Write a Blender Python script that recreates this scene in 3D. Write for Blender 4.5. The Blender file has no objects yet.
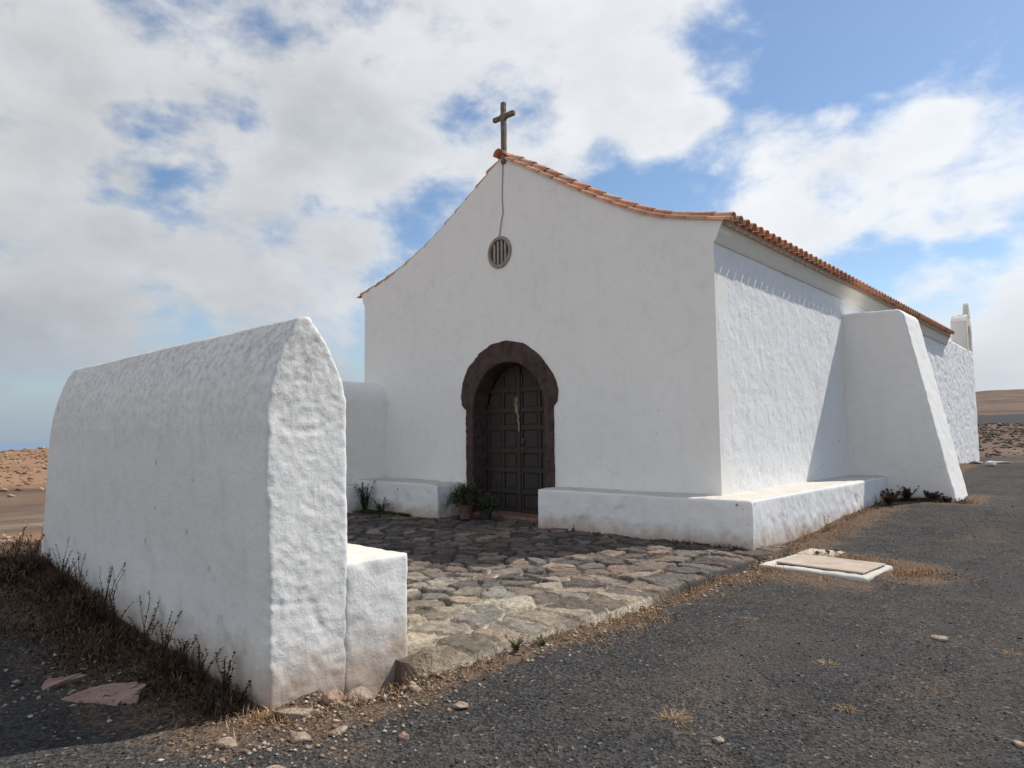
import bpy, bmesh, math, random
import numpy as np
from mathutils import Vector, Matrix
random.seed(7); rng = np.random.default_rng(7)
S = bpy.context.scene; COL = S.collection

# ------------------------------------------------------------------ camera
YAW, PITCH, ROLL, FPX = .7381, .0761, .0108, 683.0
CAM = Vector((0, 0, 1.6))
f = Vector((-math.sin(YAW)*math.cos(PITCH), math.cos(YAW)*math.cos(PITCH), math.sin(PITCH)))
r0 = Vector((math.cos(YAW), math.sin(YAW), 0)); u0 = r0.cross(f)
rr = math.cos(ROLL)*r0 - math.sin(ROLL)*u0; uu = math.sin(ROLL)*r0 + math.cos(ROLL)*u0
cd = bpy.data.cameras.new('camera'); cam = bpy.data.objects.new('camera', cd); COL.objects.link(cam)
cd.sensor_width = 36; cd.lens = 36*FPX/1024; cd.clip_start = .05; cd.clip_end = 60000
M = Matrix((rr, uu, -f)).transposed().to_4x4(); M.translation = CAM; cam.matrix_world = M
S.camera = cam

# ------------------------------------------------------------------ light
SX, SY, SZ = .31, .77, 1.0                      # direction towards the sun
sdir = Vector((SX, SY, SZ)).normalized()
sd = bpy.data.lights.new('sun', 'SUN'); sun = bpy.data.objects.new('sun', sd); COL.objects.link(sun)
sd.energy = 4.6; sd.angle = math.radians(.55); sd.color = (1, .955, .89)
sun.rotation_euler = sdir.to_track_quat('Z', 'Y').to_euler(); sun.location = (0, 0, 30)
elev = math.asin(sdir.z); azim = math.atan2(sdir.x, sdir.y)

W = bpy.data.worlds.new('World'); S.world = W; W.use_nodes = True
wn, wl = W.node_tree.nodes, W.node_tree.links
for n in list(wn): wn.remove(n)
def N(nodes, t, **kw):
    n = nodes.new(t)
    for k, v in kw.items(): setattr(n, k, v)
    return n
def mth(nodes, links, op, a, b=None, c=None, clamp=False):
    n = nodes.new('ShaderNodeMath'); n.operation = op; n.use_clamp = clamp
    for i, v in enumerate((a, b, c)):
        if v is None: continue
        if isinstance(v, (int, float)): n.inputs[i].default_value = v
        else: links.new(v, n.inputs[i])
    return n.outputs[0]
wout = N(wn, 'ShaderNodeOutputWorld')
sky = N(wn, 'ShaderNodeTexSky', sky_type='NISHITA', sun_disc=False)
sky.sun_elevation = elev; sky.sun_rotation = azim; sky.altitude = 0; sky.air_density = 1.0; sky.dust_density = .3; sky.ozone_density = 1.0
bg1 = N(wn, 'ShaderNodeBackground'); bg1.inputs[1].default_value = .12
hs = N(wn, 'ShaderNodeHueSaturation'); hs.inputs['Saturation'].default_value = 1.12; wl.new(sky.outputs[0], hs.inputs['Color']); wl.new(hs.outputs[0], bg1.inputs[0])
tc = N(wn, 'ShaderNodeTexCoord')
def pxdir(x, y):
    return (f + (x-512)/FPX*rr - (y-384)/FPX*uu).normalized()
wm = lambda *a, **k: mth(wn, wl, *a, **k)
mp = N(wn, 'ShaderNodeMapping'); mp.inputs['Scale'].default_value = (1, 1, 1.7); wl.new(tc.outputs['Generated'], mp.inputs[0])
def wnoise(scale, detail, rough, off, dist=0.0):
    m = N(wn, 'ShaderNodeMapping'); m.inputs['Location'].default_value = off; wl.new(mp.outputs[0], m.inputs[0])
    n = N(wn, 'ShaderNodeTexNoise'); n.inputs['Scale'].default_value = scale; n.inputs['Detail'].default_value = detail
    n.inputs['Roughness'].default_value = rough; n.inputs['Distortion'].default_value = dist
    wl.new(m.outputs[0], n.inputs['Vector']); return n.outputs[0]
nA = wnoise(3.4, 9, .55, (3.1, 1.7, .4), .25)
nB = wnoise(10, 7, .6, (0, 5, 2), .2)
dens = wm('ADD', wm('MULTIPLY', wm('SUBTRACT', nA, .5), 2.6), wm('ADD', wm('MULTIPLY', wm('SUBTRACT', nB, .5), 1.6), .60))
# regional cover: where the cloud banks and the clear gaps stand, as directions in the sky
CLOUDS = [  # px, py (reference direction), angular radius, weight
    (60, 120, .42, .40), (300, 330, .35, .34), (100, 300, .3, .30), (560, 60, .24, .50), (330, 60, .22, .30), (700, 60, .10, .34), (640, 110, .10, .25), (610, 190, .05, .15),
    (440, 250, .16, .0), (760, 180, .10, .22), (930, 165, .17, .50), (1010, 110, .10, .30), (830, 215, .09, .24), (990, 320, .12, .42), (990, 375, .10, .3),
    (620, 130, .12, .2), (240, 190, .15, .25), (410, 205, .05, .2), (890, 120, .08, .2),
    (178, 138, .07, -.95), (215, 118, .035, -.5), (150, 150, .05, -.4), (410, 190, .15, -.18), (270, 230, .10, -.22), (30, 100, .13, .5), (60, 190, .1, .3), (330, 100, .06, .2), (262, 52, .04, -.62), (385, 235, .075, -.85), (440, 170, .07, -.50), (360, 25, .06, -.5), (445, 88, .05, -.42), (200, 15, .06, -.25), (340, 165, .05, -.3), (310, 215, .045, -.25), (50, 215, .05, -.1), (95, 195, .05, -.25),
    (640, 200, .06, -.8), (470, 225, .07, -.35), (820, 85, .05, -.4), (760, 150, .05, -.4), (840, 75, .05, -.4), (950, 80, .05, .3), (700, 175, .06, -.26), (560, 190, .06, -.4), (600, 170, .05, -.3), (690, 155, .05, -.4), (730, 130, .04, -.3), (880, 10, .15, -.50), (1010, 40, .07, -.3), (770, 100, .045, -.1), (785, 20, .07, -.25),
    (860, 255, .06, -.9), (960, 250, .06, -.8), (900, 275, .05, -.5), (905, 235, .03, -.2), (30, 425, .12, -.34), (130, 425, .12, -.34), (150, 330, .07, -.45), (175, 262, .06, -.45), (230, 340, .06, -.2), (20, 440, .07, -.2)]
wv = N(wn, 'ShaderNodeTexNoise'); wv.inputs['Scale'].default_value = 6.5; wv.inputs['Detail'].default_value = 6; wv.inputs['Roughness'].default_value = .45; wl.new(mp.outputs[0], wv.inputs['Vector'])
wv1 = N(wn, 'ShaderNodeVectorMath', operation='SUBTRACT'); wl.new(wv.outputs['Color'], wv1.inputs[0]); wv1.inputs[1].default_value = (.5, .5, .5)
wv2 = N(wn, 'ShaderNodeVectorMath', operation='SCALE'); wl.new(wv1.outputs[0], wv2.inputs[0]); wv2.inputs['Scale'].default_value = .26
wv3 = N(wn, 'ShaderNodeVectorMath', operation='ADD'); wl.new(tc.outputs['Generated'], wv3.inputs[0]); wl.new(wv2.outputs[0], wv3.inputs[1])
cov = None
for x, y, rad, wgt in CLOUDS:
    if wgt == 0: continue
    d = pxdir(x, y)
    dn = N(wn, 'ShaderNodeVectorMath', operation='DISTANCE'); wl.new(wv3.outputs[0], dn.inputs[0]); dn.inputs[1].default_value = d
    q = wm('DIVIDE', dn.outputs['Value'], rad)
    g = wm('MULTIPLY', wm('EXPONENT', wm('MULTIPLY', wm('MULTIPLY', q, q), -1.0)), wgt)
    cov = g if cov is None else wm('ADD', cov, g)
tot = wm('ADD', dens, cov)
mr = N(wn, 'ShaderNodeMapRange', interpolation_type='SMOOTHSTEP'); wl.new(tot, mr.inputs[0])
mr.inputs[1].default_value = .42; mr.inputs[2].default_value = 1.24; mr.inputs[3].default_value = .04; mr.inputs[4].default_value = .97
# cloud brightness: thick parts turn grey underneath, brighter to the right, boosted behind the camera as fill
nC = wnoise(3.2, 6, .55, (9, 2, 7), .3)
thick = N(wn, 'ShaderNodeMapRange'); wl.new(tot, thick.inputs[0]); thick.inputs[1].default_value = 1.0; thick.inputs[2].default_value = 1.6
thick.inputs[3].default_value = 0; thick.inputs[4].default_value = 1
sep = N(wn, 'ShaderNodeSeparateXYZ'); wl.new(tc.outputs['Generated'], sep.inputs[0])
shd = wm('MULTIPLY', wm('ADD', wm('MULTIPLY', nC, 1.5), -.45, None, clamp=True), thick.outputs[0])
dsp = N(wn, 'ShaderNodeVectorMath', operation='DOT_PRODUCT'); wl.new(tc.outputs['Generated'], dsp.inputs[0]); dsp.inputs[1].default_value = pxdir(1100, 60).normalized()
lum = wm('ADD', .74, wm('MULTIPLY', dsp.outputs['Value'], .20))
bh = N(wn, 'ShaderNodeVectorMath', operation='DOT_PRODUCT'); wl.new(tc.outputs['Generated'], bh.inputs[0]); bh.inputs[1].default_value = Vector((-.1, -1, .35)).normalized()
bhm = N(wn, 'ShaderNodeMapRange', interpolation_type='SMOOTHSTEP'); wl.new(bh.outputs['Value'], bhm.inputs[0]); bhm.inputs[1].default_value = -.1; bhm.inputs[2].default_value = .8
bhm.inputs[3].default_value = 0; bhm.inputs[4].default_value = 1        # added glow on unseen clouds behind the camera, to light the shaded facade
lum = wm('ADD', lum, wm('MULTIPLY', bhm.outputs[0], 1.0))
bk = N(wn, 'ShaderNodeVectorMath', operation='DISTANCE'); wl.new(wv3.outputs[0], bk.inputs[0]); bk.inputs[1].default_value = pxdir(20, 230)   # the thick grey bank in the west
bq = wm('DIVIDE', bk.outputs['Value'], .75)
lum = wm('SUBTRACT', lum, wm('MULTIPLY', wm('EXPONENT', wm('MULTIPLY', wm('MULTIPLY', bq, bq), -1.0)), .22))
lum = wm('SUBTRACT', lum, wm('MULTIPLY', shd, .26))
lum = wm('ADD', lum, wm('MULTIPLY', wm('SUBTRACT', nB, .5), .35))
lowgrey = N(wn, 'ShaderNodeMapRange'); wl.new(sep.outputs[2], lowgrey.inputs[0]); lowgrey.inputs[1].default_value = 0; lowgrey.inputs[2].default_value = .22
lowgrey.inputs[3].default_value = .80; lowgrey.inputs[4].default_value = 1
lum = wm('MULTIPLY', lum, lowgrey.outputs[0])
cc = N(wn, 'ShaderNodeMix', data_type='RGBA'); wl.new(shd, cc.inputs[0]); cc.inputs[6].default_value = (.955, .975, 1, 1); cc.inputs[7].default_value = (.83, .90, 1, 1)
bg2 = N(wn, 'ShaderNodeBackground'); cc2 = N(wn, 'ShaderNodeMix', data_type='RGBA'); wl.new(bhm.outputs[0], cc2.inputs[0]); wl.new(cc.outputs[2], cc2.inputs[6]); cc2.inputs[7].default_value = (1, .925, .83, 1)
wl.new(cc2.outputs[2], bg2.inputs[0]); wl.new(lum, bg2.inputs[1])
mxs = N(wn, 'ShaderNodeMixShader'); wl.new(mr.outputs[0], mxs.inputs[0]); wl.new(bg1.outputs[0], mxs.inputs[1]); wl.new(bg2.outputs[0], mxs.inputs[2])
# low haze band: slate blue air above the sea
hz = N(wn, 'ShaderNodeBackground'); hz.inputs[0].default_value = (.29, .365, .465, 1); hz.inputs[1].default_value = 1
hf = N(wn, 'ShaderNodeMapRange', interpolation_type='SMOOTHSTEP'); wl.new(sep.outputs[2], hf.inputs[0]); hf.inputs[1].default_value = -.02; hf.inputs[2].default_value = .19
hf.inputs[3].default_value = .97; hf.inputs[4].default_value = 0
mx2 = N(wn, 'ShaderNodeMixShader'); lf = N(wn, 'ShaderNodeVectorMath', operation='DOT_PRODUCT'); wl.new(tc.outputs['Generated'], lf.inputs[0]); lf.inputs[1].default_value = pxdir(-200, 400)
lfm = N(wn, 'ShaderNodeMapRange'); wl.new(lf.outputs['Value'], lfm.inputs[0]); lfm.inputs[1].default_value = .3; lfm.inputs[2].default_value = .92; lfm.inputs[3].default_value = .4; lfm.inputs[4].default_value = 1
wl.new(wm('MULTIPLY', hf.outputs[0], lfm.outputs[0]), mx2.inputs[0]); wl.new(mxs.outputs[0], mx2.inputs[1]); wl.new(hz.outputs[0], mx2.inputs[2])
wl.new(mx2.outputs[0], wout.inputs[0])
try: W.cycles.sampling_method = 'MANUAL'; W.cycles.sample_map_resolution = 512
except Exception: pass

S.view_settings.view_transform = 'Standard'; S.view_settings.look = 'None'; S.view_settings.gamma = 1
S.view_settings.exposure = 0.12

# ------------------------------------------------------------------ numpy noise
def _h(ix, iy, iz, seed):
    n = (ix*374761393 + iy*668265263 + iz*2147483647 + seed*1274126177) & 0xffffffff
    n = ((n ^ (n >> 13))*1274126177) & 0xffffffff
    n = ((n ^ (n >> 15))*2246822519) & 0xffffffff
    return ((n ^ (n >> 16)) & 0xffffff)/float(0xffffff)
def vnoise(P, scale=1.0, seed=0):
    P = np.asarray(P, float)*scale; i = np.floor(P).astype(np.int64); t = P-i; t = t*t*(3-2*t)
    out = 0
    for dx in (0, 1):
        wx = t[:, 0] if dx else 1-t[:, 0]
        for dy in (0, 1):
            wy = t[:, 1] if dy else 1-t[:, 1]
            for dz in (0, 1):
                wz = t[:, 2] if dz else 1-t[:, 2]
                out = out + wx*wy*wz*_h(i[:, 0]+dx, i[:, 1]+dy, i[:, 2]+dz, seed)
    return out*2-1
def fbm(P, scale=1.0, octv=4, seed=0, gain=.5):
    o = 0; a = 1; s = scale
    for k in range(octv):
        o = o+a*vnoise(P, s, seed+k*17); a *= gain; s *= 2.03
    return o
def sst(a, b, x):
    t = np.clip((np.asarray(x, float)-a)/(b-a), 0, 1); return t*t*(3-2*t)

# ------------------------------------------------------------------ mesh helpers
def mesh_np(name, V, F, smooth=False):
    me = bpy.data.meshes.new(name); V = np.asarray(V, np.float32); F = np.asarray(F, np.int32)
    n = F.shape[1]
    me.vertices.add(len(V)); me.vertices.foreach_set('co', V.ravel())
    me.loops.add(F.size); me.loops.foreach_set('vertex_index', F.ravel())
    me.polygons.add(len(F)); me.polygons.foreach_set('loop_start', np.arange(0, F.size, n, dtype=np.int32))
    me.polygons.foreach_set('loop_total', np.full(len(F), n, np.int32))
    if smooth: me.polygons.foreach_set('use_smooth', np.ones(len(F), bool))
    me.update(calc_edges=True); return me
def link(name, me, mat=None, parent=None, kind=None):
    o = bpy.data.objects.new(name, me); COL.objects.link(o)
    if mat: me.materials.append(mat)
    if parent: o.parent = parent
    if kind: o['kind'] = kind
    return o
def tag(o, label, cat, group=None):
    o['label'] = label; o['category'] = cat
    if group: o['group'] = group
    return o
def empty(name, label, cat, loc=(0, 0, 0), group=None):
    o = bpy.data.objects.new(name, None); COL.objects.link(o); o.location = loc; o.empty_display_size = .2
    return tag(o, label, cat, group)
def part(name, me, mat, parent, label=None):
    o = link(name, me, mat, parent)
    # meshes are authored in world coordinates: take the parents' offset out
    off = Vector((0, 0, 0)); p = parent
    while p: off += p.location; p = p.parent
    o.location = -off
    if label: o['label'] = label
    return o
def from_bm(name, bm, smooth=False):
    me = bpy.data.meshes.new(name); bmesh.ops.recalc_face_normals(bm, faces=bm.faces[:]); bm.to_mesh(me); bm.free()
    if smooth: me.polygons.foreach_set('use_smooth', np.ones(len(me.polygons), bool))
    return me
def box(bm, x0, x1, y0, y1, z0, z1):
    v = [bm.verts.new((x, y, z)) for z in (z0, z1) for x, y in ((x0, y0), (x1, y0), (x1, y1), (x0, y1))]
    for q in ((0, 3, 2, 1), (4, 5, 6, 7), (0, 1, 5, 4), (1, 2, 6, 5), (2, 3, 7, 6), (3, 0, 4, 7)): bm.faces.new([v[i] for i in q])
def prism(bm, pts, axis, a, b):
    """closed 2-D outline extruded along an axis from a to b"""
    def P(p, t):
        return {'x': (t, p[0], p[1]), 'y': (p[0], t, p[1]), 'z': (p[0], p[1], t)}[axis]
    A = [bm.verts.new(P(p, a)) for p in pts]; B = [bm.verts.new(P(p, b)) for p in pts]; n = len(pts)
    bm.faces.new(A); bm.faces.new(B[::-1])
    for i in range(n): bm.faces.new((A[i], B[i], B[(i+1) % n], A[(i+1) % n]))
def masonry(name, build, vox, amp, seed, smooth_it=2, relief=None, freq=(2.2, 9)):
    """hand-built masonry: a closed block remeshed finely, corners softened, surface made uneven"""
    bm = bmesh.new(); build(bm); me = from_bm(name, bm)
    o = bpy.data.objects.new('tmp', me); COL.objects.link(o)
    m = o.modifiers.new('r', 'REMESH'); m.mode = 'VOXEL'; m.voxel_size = vox
    if smooth_it:
        s = o.modifiers.new('s', 'SMOOTH'); s.factor = .5; s.iterations = smooth_it
    dg = bpy.context.evaluated_depsgraph_get(); dg.update()
    out = bpy.data.meshes.new_from_object(o.evaluated_get(dg)); bpy.data.objects.remove(o)
    out.name = name
    n = len(out.vertices); co = np.empty(n*3, np.float32); out.vertices.foreach_get('co', co); co = co.reshape(-1, 3)
    nn = np.empty(n*3, np.float32); out.vertices.foreach_get('normal', nn); nn = nn.reshape(-1, 3)
    d = amp*(fbm(co, freq[0], 3, seed)*.9+fbm(co, freq[1], 3, seed+5)*.45)
    if relief is not None: d = d+relief(co)
    co = co+nn*d[:, None]; out.vertices.foreach_set('co', co.astype(np.float32).ravel())
    out.polygons.foreach_set('use_smooth', np.ones(len(out.polygons), bool)); out.update()
    return out

# ------------------------------------------------------------------ materials
def new_mat(name):
    m = bpy.data.materials.new(name); m.use_nodes = True; nt = m.node_tree
    b = nt.nodes['Principled BSDF']; b.inputs['Roughness'].default_value = .9
    b.inputs['Specular IOR Level'].default_value = .25
    return m, nt.nodes, nt.links, b
def tnoise(n, l, src, scale, detail=5, rough=.55, dist=0):
    t = n.new('ShaderNodeTexNoise'); t.inputs['Scale'].default_value = scale; t.inputs['Detail'].default_value = detail
    t.inputs['Roughness'].default_value = rough; t.inputs['Distortion'].default_value = dist; l.new(src, t.inputs['Vector']); return t.outputs[0]
def tvor(n, l, src, scale, feature='F1', out='Distance'):
    t = n.new('ShaderNodeTexVoronoi'); t.feature = feature; t.inputs['Scale'].default_value = scale; l.new(src, t.inputs['Vector']); return t.outputs[out]
def ramp(n, l, src, stops):
    r = n.new('ShaderNodeValToRGB'); l.new(src, r.inputs[0]); e = r.color_ramp.elements
    while len(e) < len(stops): e.new(.5)
    for i, (p, c) in enumerate(stops):
        e[i].position = p; e[i].color = (c, c, c, 1) if isinstance(c, (int, float)) else (*c, 1)
    return r.outputs[0]
def mix(n, l, fac, a, b, blend='MIX'):
    m = n.new('ShaderNodeMix'); m.data_type = 'RGBA'; m.blend_type = blend
    for i, v in ((0, fac), (6, a), (7, b)):
        if isinstance(v, (int, float)): m.inputs[i].default_value = v
        elif isinstance(v, tuple): m.inputs[i].default_value = (*v, 1)
        else: l.new(v, m.inputs[i])
    return m.outputs[2]
def bump(n, l, h, strength, dist, prev=None):
    b = n.new('ShaderNodeBump'); b.inputs['Strength'].default_value = strength; b.inputs['Distance'].default_value = dist
    l.new(h, b.inputs['Height'])
    if prev: l.new(prev, b.inputs['Normal'])
    return b.outputs[0]
def coords(n): return n.new('ShaderNodeTexCoord').outputs['Object']

def plaster(name, rough=1.0, base=(.80, .80, .79), stain=.10, pits=0.0, low=None, dust=.0, many=0, grime=0):
    m, n, l, b = new_mat(name); c = coords(n); mm = lambda *a, **k: mth(n, l, *a, **k)
    big = tnoise(n, l, c, .9, 5, .6); med = tnoise(n, l, c, 5, 6, .6); fine = tnoise(n, l, c, 38, 5, .65)
    col = mix(n, l, mm('MULTIPLY', ramp(n, l, big, [(.35, 0), (.75, 1)]), stain*1.6), base, (.66, .64, .59))
    col = mix(n, l, mm('MULTIPLY', ramp(n, l, med, [(.5, 0), (.72, 1)]), stain*1.5), col, (.60, .58, .53))
    mpn = n.new('ShaderNodeMapping'); mpn.inputs['Scale'].default_value = (5, 5, .6); l.new(c, mpn.inputs[0])
    st = tnoise(n, l, mpn.outputs[0], 1.6, 4, .6)
    col = mix(n, l, mm('MULTIPLY', ramp(n, l, st, [(.55, 0), (.8, 1)]), stain*1.2), col, (.56, .54, .5))
    if pits:
        pv = tvor(n, l, c, 5.5); pg = tnoise(n, l, c, 1.3, 3)
        if many == 1: pg = mm('ADD', pg, .16)
        pm = mm('MULTIPLY', ramp(n, l, pv, [(.07, 1), (.17, 0)]), ramp(n, l, pg, [(.50, 0), (.64, 1)]))
        pm = mm('MULTIPLY', pm, ramp(n, l, med, [(.4, 0), (.6, 1)]))
        col = mix(n, l, mm('MULTIPLY', pm, pits), col, (.24, .20, .17))
    if rough < .3:
        ckm = n.new('ShaderNodeMapping'); ckm.inputs['Scale'].default_value = (1, 1, 1.3); l.new(c, ckm.inputs[0])
        cn = tnoise(n, l, ckm.outputs[0], 1.05, 8, .62, .6); hair = ramp(n, l, cn, [(.494, 0), (.50, 1), (.506, 0)])
        pm2 = ramp(n, l, tnoise(n, l, c, .55, 3), [(.50, 0), (.60, 1)])
        col = mix(n, l, mm('MULTIPLY', mm('MULTIPLY', hair, pm2), .35), col, (.42, .39, .34))
        sp = mm('MULTIPLY', ramp(n, l, tvor(n, l, c, 3.1), [(.03, 1), (.06, 0)]), ramp(n, l, tnoise(n, l, c, 1.2, 3), [(.5, 0), (.6, 1)]))
        col = mix(n, l, mm('MULTIPLY', sp, .45), col, (.30, .26, .21))
    # earth splashed up at the foot of the wall
    sx = n.new('ShaderNodeSeparateXYZ'); l.new(c, sx.inputs[0])
    if low is not None:
        hgt = mm('ADD', sx.outputs[2], mm('MULTIPLY', med, -.5))
        lo = n.new('ShaderNodeMapRange'); l.new(hgt, lo.inputs[0]); lo.inputs[1].default_value = low-.32; lo.inputs[2].default_value = low
        lo.inputs[3].default_value = .8; lo.inputs[4].default_value = 0
        col = mix(n, l, lo.outputs[0], col, (.42, .30, .21))
    if grime:
        gm_ = n.new('ShaderNodeMapRange'); l.new(mm('ADD', sx.outputs[2], mm('MULTIPLY', big, .5)), gm_.inputs[0]); gm_.inputs[1].default_value = 1.7; gm_.inputs[2].default_value = 2.45; gm_.inputs[3].default_value = .12; gm_.inputs[4].default_value = 1
        gn = ramp(n, l, tnoise(n, l, c, 16, 7, .75), [(.42, 0), (.66, 1)])
        col = mix(n, l, mm('MULTIPLY', mm('MULTIPLY', gn, gm_.outputs[0]), grime), col, (.30, .27, .23))
    if dust:
        ge = n.new('ShaderNodeNewGeometry'); sn = n.new('ShaderNodeSeparateXYZ'); l.new(ge.outputs['Normal'], sn.inputs[0])
        df = mm('MULTIPLY', ramp(n, l, sn.outputs[2], [(.55, 0), (.9, 1)]), mm('ADD', mm('MULTIPLY', med, .7), .45, None, clamp=True))
        col = mix(n, l, mm('MULTIPLY', df, dust), col, (.45, .40, .32))
    l.new(col, b.inputs['Base Color']); b.inputs['Roughness'].default_value = .95
    b.inputs['Specular IOR Level'].default_value = .1
    n1 = bump(n, l, med, .32*rough, .05)
    n2 = bump(n, l, fine, .40*rough, .012, n1)
    if rough > .8:
        ck = n.new('ShaderNodeMapping'); ck.inputs['Scale'].default_value = (1.6, 1.6, .8); l.new(c, ck.inputs[0]); cw = tnoise(n, l, ck.outputs[0], 2.6, 7, .7, .8)
        cr_ = ramp(n, l, cw, [(.485, 1), (.50, 0), (.515, 1)]); n2 = bump(n, l, cr_, .30, .012, n2)
        fl = ramp(n, l, tnoise(n, l, c, 11, 6, .7, .5), [(.47, 0), (.53, 1)]); n2 = bump(n, l, fl, .22, .008, n2)
    l.new(n2, b.inputs['Normal']); return m
M_FAC = plaster('smooth_whitewash', .10, (.83, .81, .765), .15)
M_SIDE = plaster('rough_whitewash', 1.0, (.83, .825, .81), .10, pits=.75, low=.15)
M_BENCH = plaster('bench_whitewash', .55, (.80, .80, .785), .13, pits=1.0, low=.10, dust=.85)
M_WALL = plaster('old_whitewash', .75, (.82, .80, .755), .20, pits=.55, low=.14, dust=.7, grime=.62)
M_COVER = plaster('cover_whitewash', .6, (.43, .405, .36), .5, pits=.8, dust=.3)
M_BENCHL = plaster('chipped_bench_whitewash', .55, (.80, .80, .785), .13, pits=1.0, low=.10, dust=.85, many=1)
M_BUT = plaster('buttress_whitewash', .22, (.82, .80, .76), .14)
M_CORN = plaster('cornice_limewash', .3, (.74, .70, .61), .2)
M_BELF = plaster('belfry_limewash', .5, (.62, .58, .52), .3)

def simple(name, c1, c2, scale=6, bs=.3, bd=.01, rough=.9, fine=40):
    m, n, l, b = new_mat(name); c = coords(n)
    a = tnoise(n, l, c, scale, 6, .6); g = tnoise(n, l, c, fine, 4, .6)
    col = mix(n, l, ramp(n, l, a, [(.35, 0), (.68, 1)]), c1, c2); l.new(col, b.inputs['Base Color'])
    l.new(bump(n, l, g, bs, bd, bump(n, l, a, bs, bd*3)), b.inputs['Normal']); b.inputs['Roughness'].default_value = rough
    return m
M_STONE = simple('reddish_door_stone', (.048, .030, .027), (.100, .062, .054), 7, .6, .01, fine=60)
M_TILE = simple('terracotta_tile', (.48, .17, .085), (.62, .30, .17), 5, .4, .006)
M_TILE2 = simple('weathered_terracotta_tile', (.40, .14, .075), (.50, .30, .20), 9, .4, .006)
M_DECK = simple('roof_mortar', (.35, .22, .15), (.45, .33, .25), 8)
M_IRON = simple('weathered_metal', (.05, .045, .04), (.10, .09, .08), 20, rough=.6)
M_RING = simple('grey_window_stone', (.26, .21, .18), (.36, .30, .26), 12)
M_DARK = simple('dark_interior', (.012, .012, .012), (.02, .018, .016), 5)
M_CROSS = simple('grey_cross_wood', (.12, .10, .08), (.22, .19, .15), 14, .7, .01)
M_CABLE = simple('grey_cable', (.36, .35, .33), (.42, .40, .38), 10)
M_POT = simple('terracotta_pot', (.13, .065, .05), (.19, .10, .08), 10)
M_POT2 = simple('dark_pot', (.03, .03, .03), (.05, .05, .045), 10)
M_SOIL = simple('soil', (.02, .015, .01), (.04, .03, .02), 30)
M_LID = simple('cement_lid', (.33, .26, .20), (.46, .385, .31), 4, .4, .006)
M_PALM = simple('dry_palm', (.27, .21, .13), (.38, .31, .20), 10)
M_STEP = simple('threshold_stone', (.16, .085, .07), (.26, .16, .13), 7, .6, .015)
M_ROCKL = simple('pale_rock', (.24, .17, .12), (.44, .35, .26), 9, .8, .02)
M_ROCKP = simple('pinkish_rock', (.26, .16, .12), (.42, .29, .22), 9, .8, .02)
M_ROCKW = simple('white_rock', (.62, .60, .56), (.75, .73, .70), 9, .5, .01)
M_ROCKB = simple('tan_boulder', (.15, .115, .08), (.36, .29, .205), 6, .9, .03)
M_HOLE = M_DARK
# wood of the door
def wood():
    m, n, l, b = new_mat('old_dark_door_wood'); c = coords(n)
    mpn = n.new('ShaderNodeMapping'); mpn.inputs['Scale'].default_value = (14, 4, 1.2); l.new(c, mpn.inputs[0])
    g = tnoise(n, l, mpn.outputs[0], 3, 8, .65, .4); a = tnoise(n, l, c, 2.2, 4)
    col = mix(n, l, ramp(n, l, g, [(.3, 0), (.75, 1)]), (.034, .027, .023), (.072, .056, .045))
    col = mix(n, l, ramp(n, l, a, [(.4, 0), (.7, .5)]), col, (.045, .043, .045))
    l.new(col, b.inputs['Base Color']); b.inputs['Roughness'].default_value = .8
    l.new(bump(n, l, g, .5, .006), b.inputs['Normal']); return m
M_WOOD = wood()
def attr_mat(name, attr, rough=.9, var=.35, fine=30, bd=.01, transl=0):
    m, n, l, b = new_mat(name); c = coords(n)
    a = n.new('ShaderNodeAttribute'); a.attribute_name = attr
    g = tnoise(n, l, c, fine, 6, .65); k = ramp(n, l, g, [(.25, 1-var), (.75, 1+var)])
    col = mix(n, l, 1.0, a.outputs['Color'], k, 'MULTIPLY'); l.new(col, b.inputs['Base Color']); b.inputs['Roughness'].default_value = rough
    if bd: l.new(bump(n, l, g, .6, bd), b.inputs['Normal'])
    if transl: b.inputs['Specular IOR Level'].default_value = .15
    return m
M_PAVE = attr_mat('flagstones', 'col', var=.5, fine=34, bd=.035)
M_LEAF = attr_mat('plant_leaves', 'col', var=.2, fine=12, bd=0, transl=1)
M_PEB = attr_mat('pebbles', 'col', var=.2, fine=60, bd=0)
def set_col(me, C):
    a = me.attributes.new('col', 'FLOAT_COLOR', 'POINT')
    C = np.asarray(C, np.float32); C = np.concatenate([C, np.ones((len(C), 1), np.float32)], 1); a.data.foreach_set('color', C.ravel())

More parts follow.
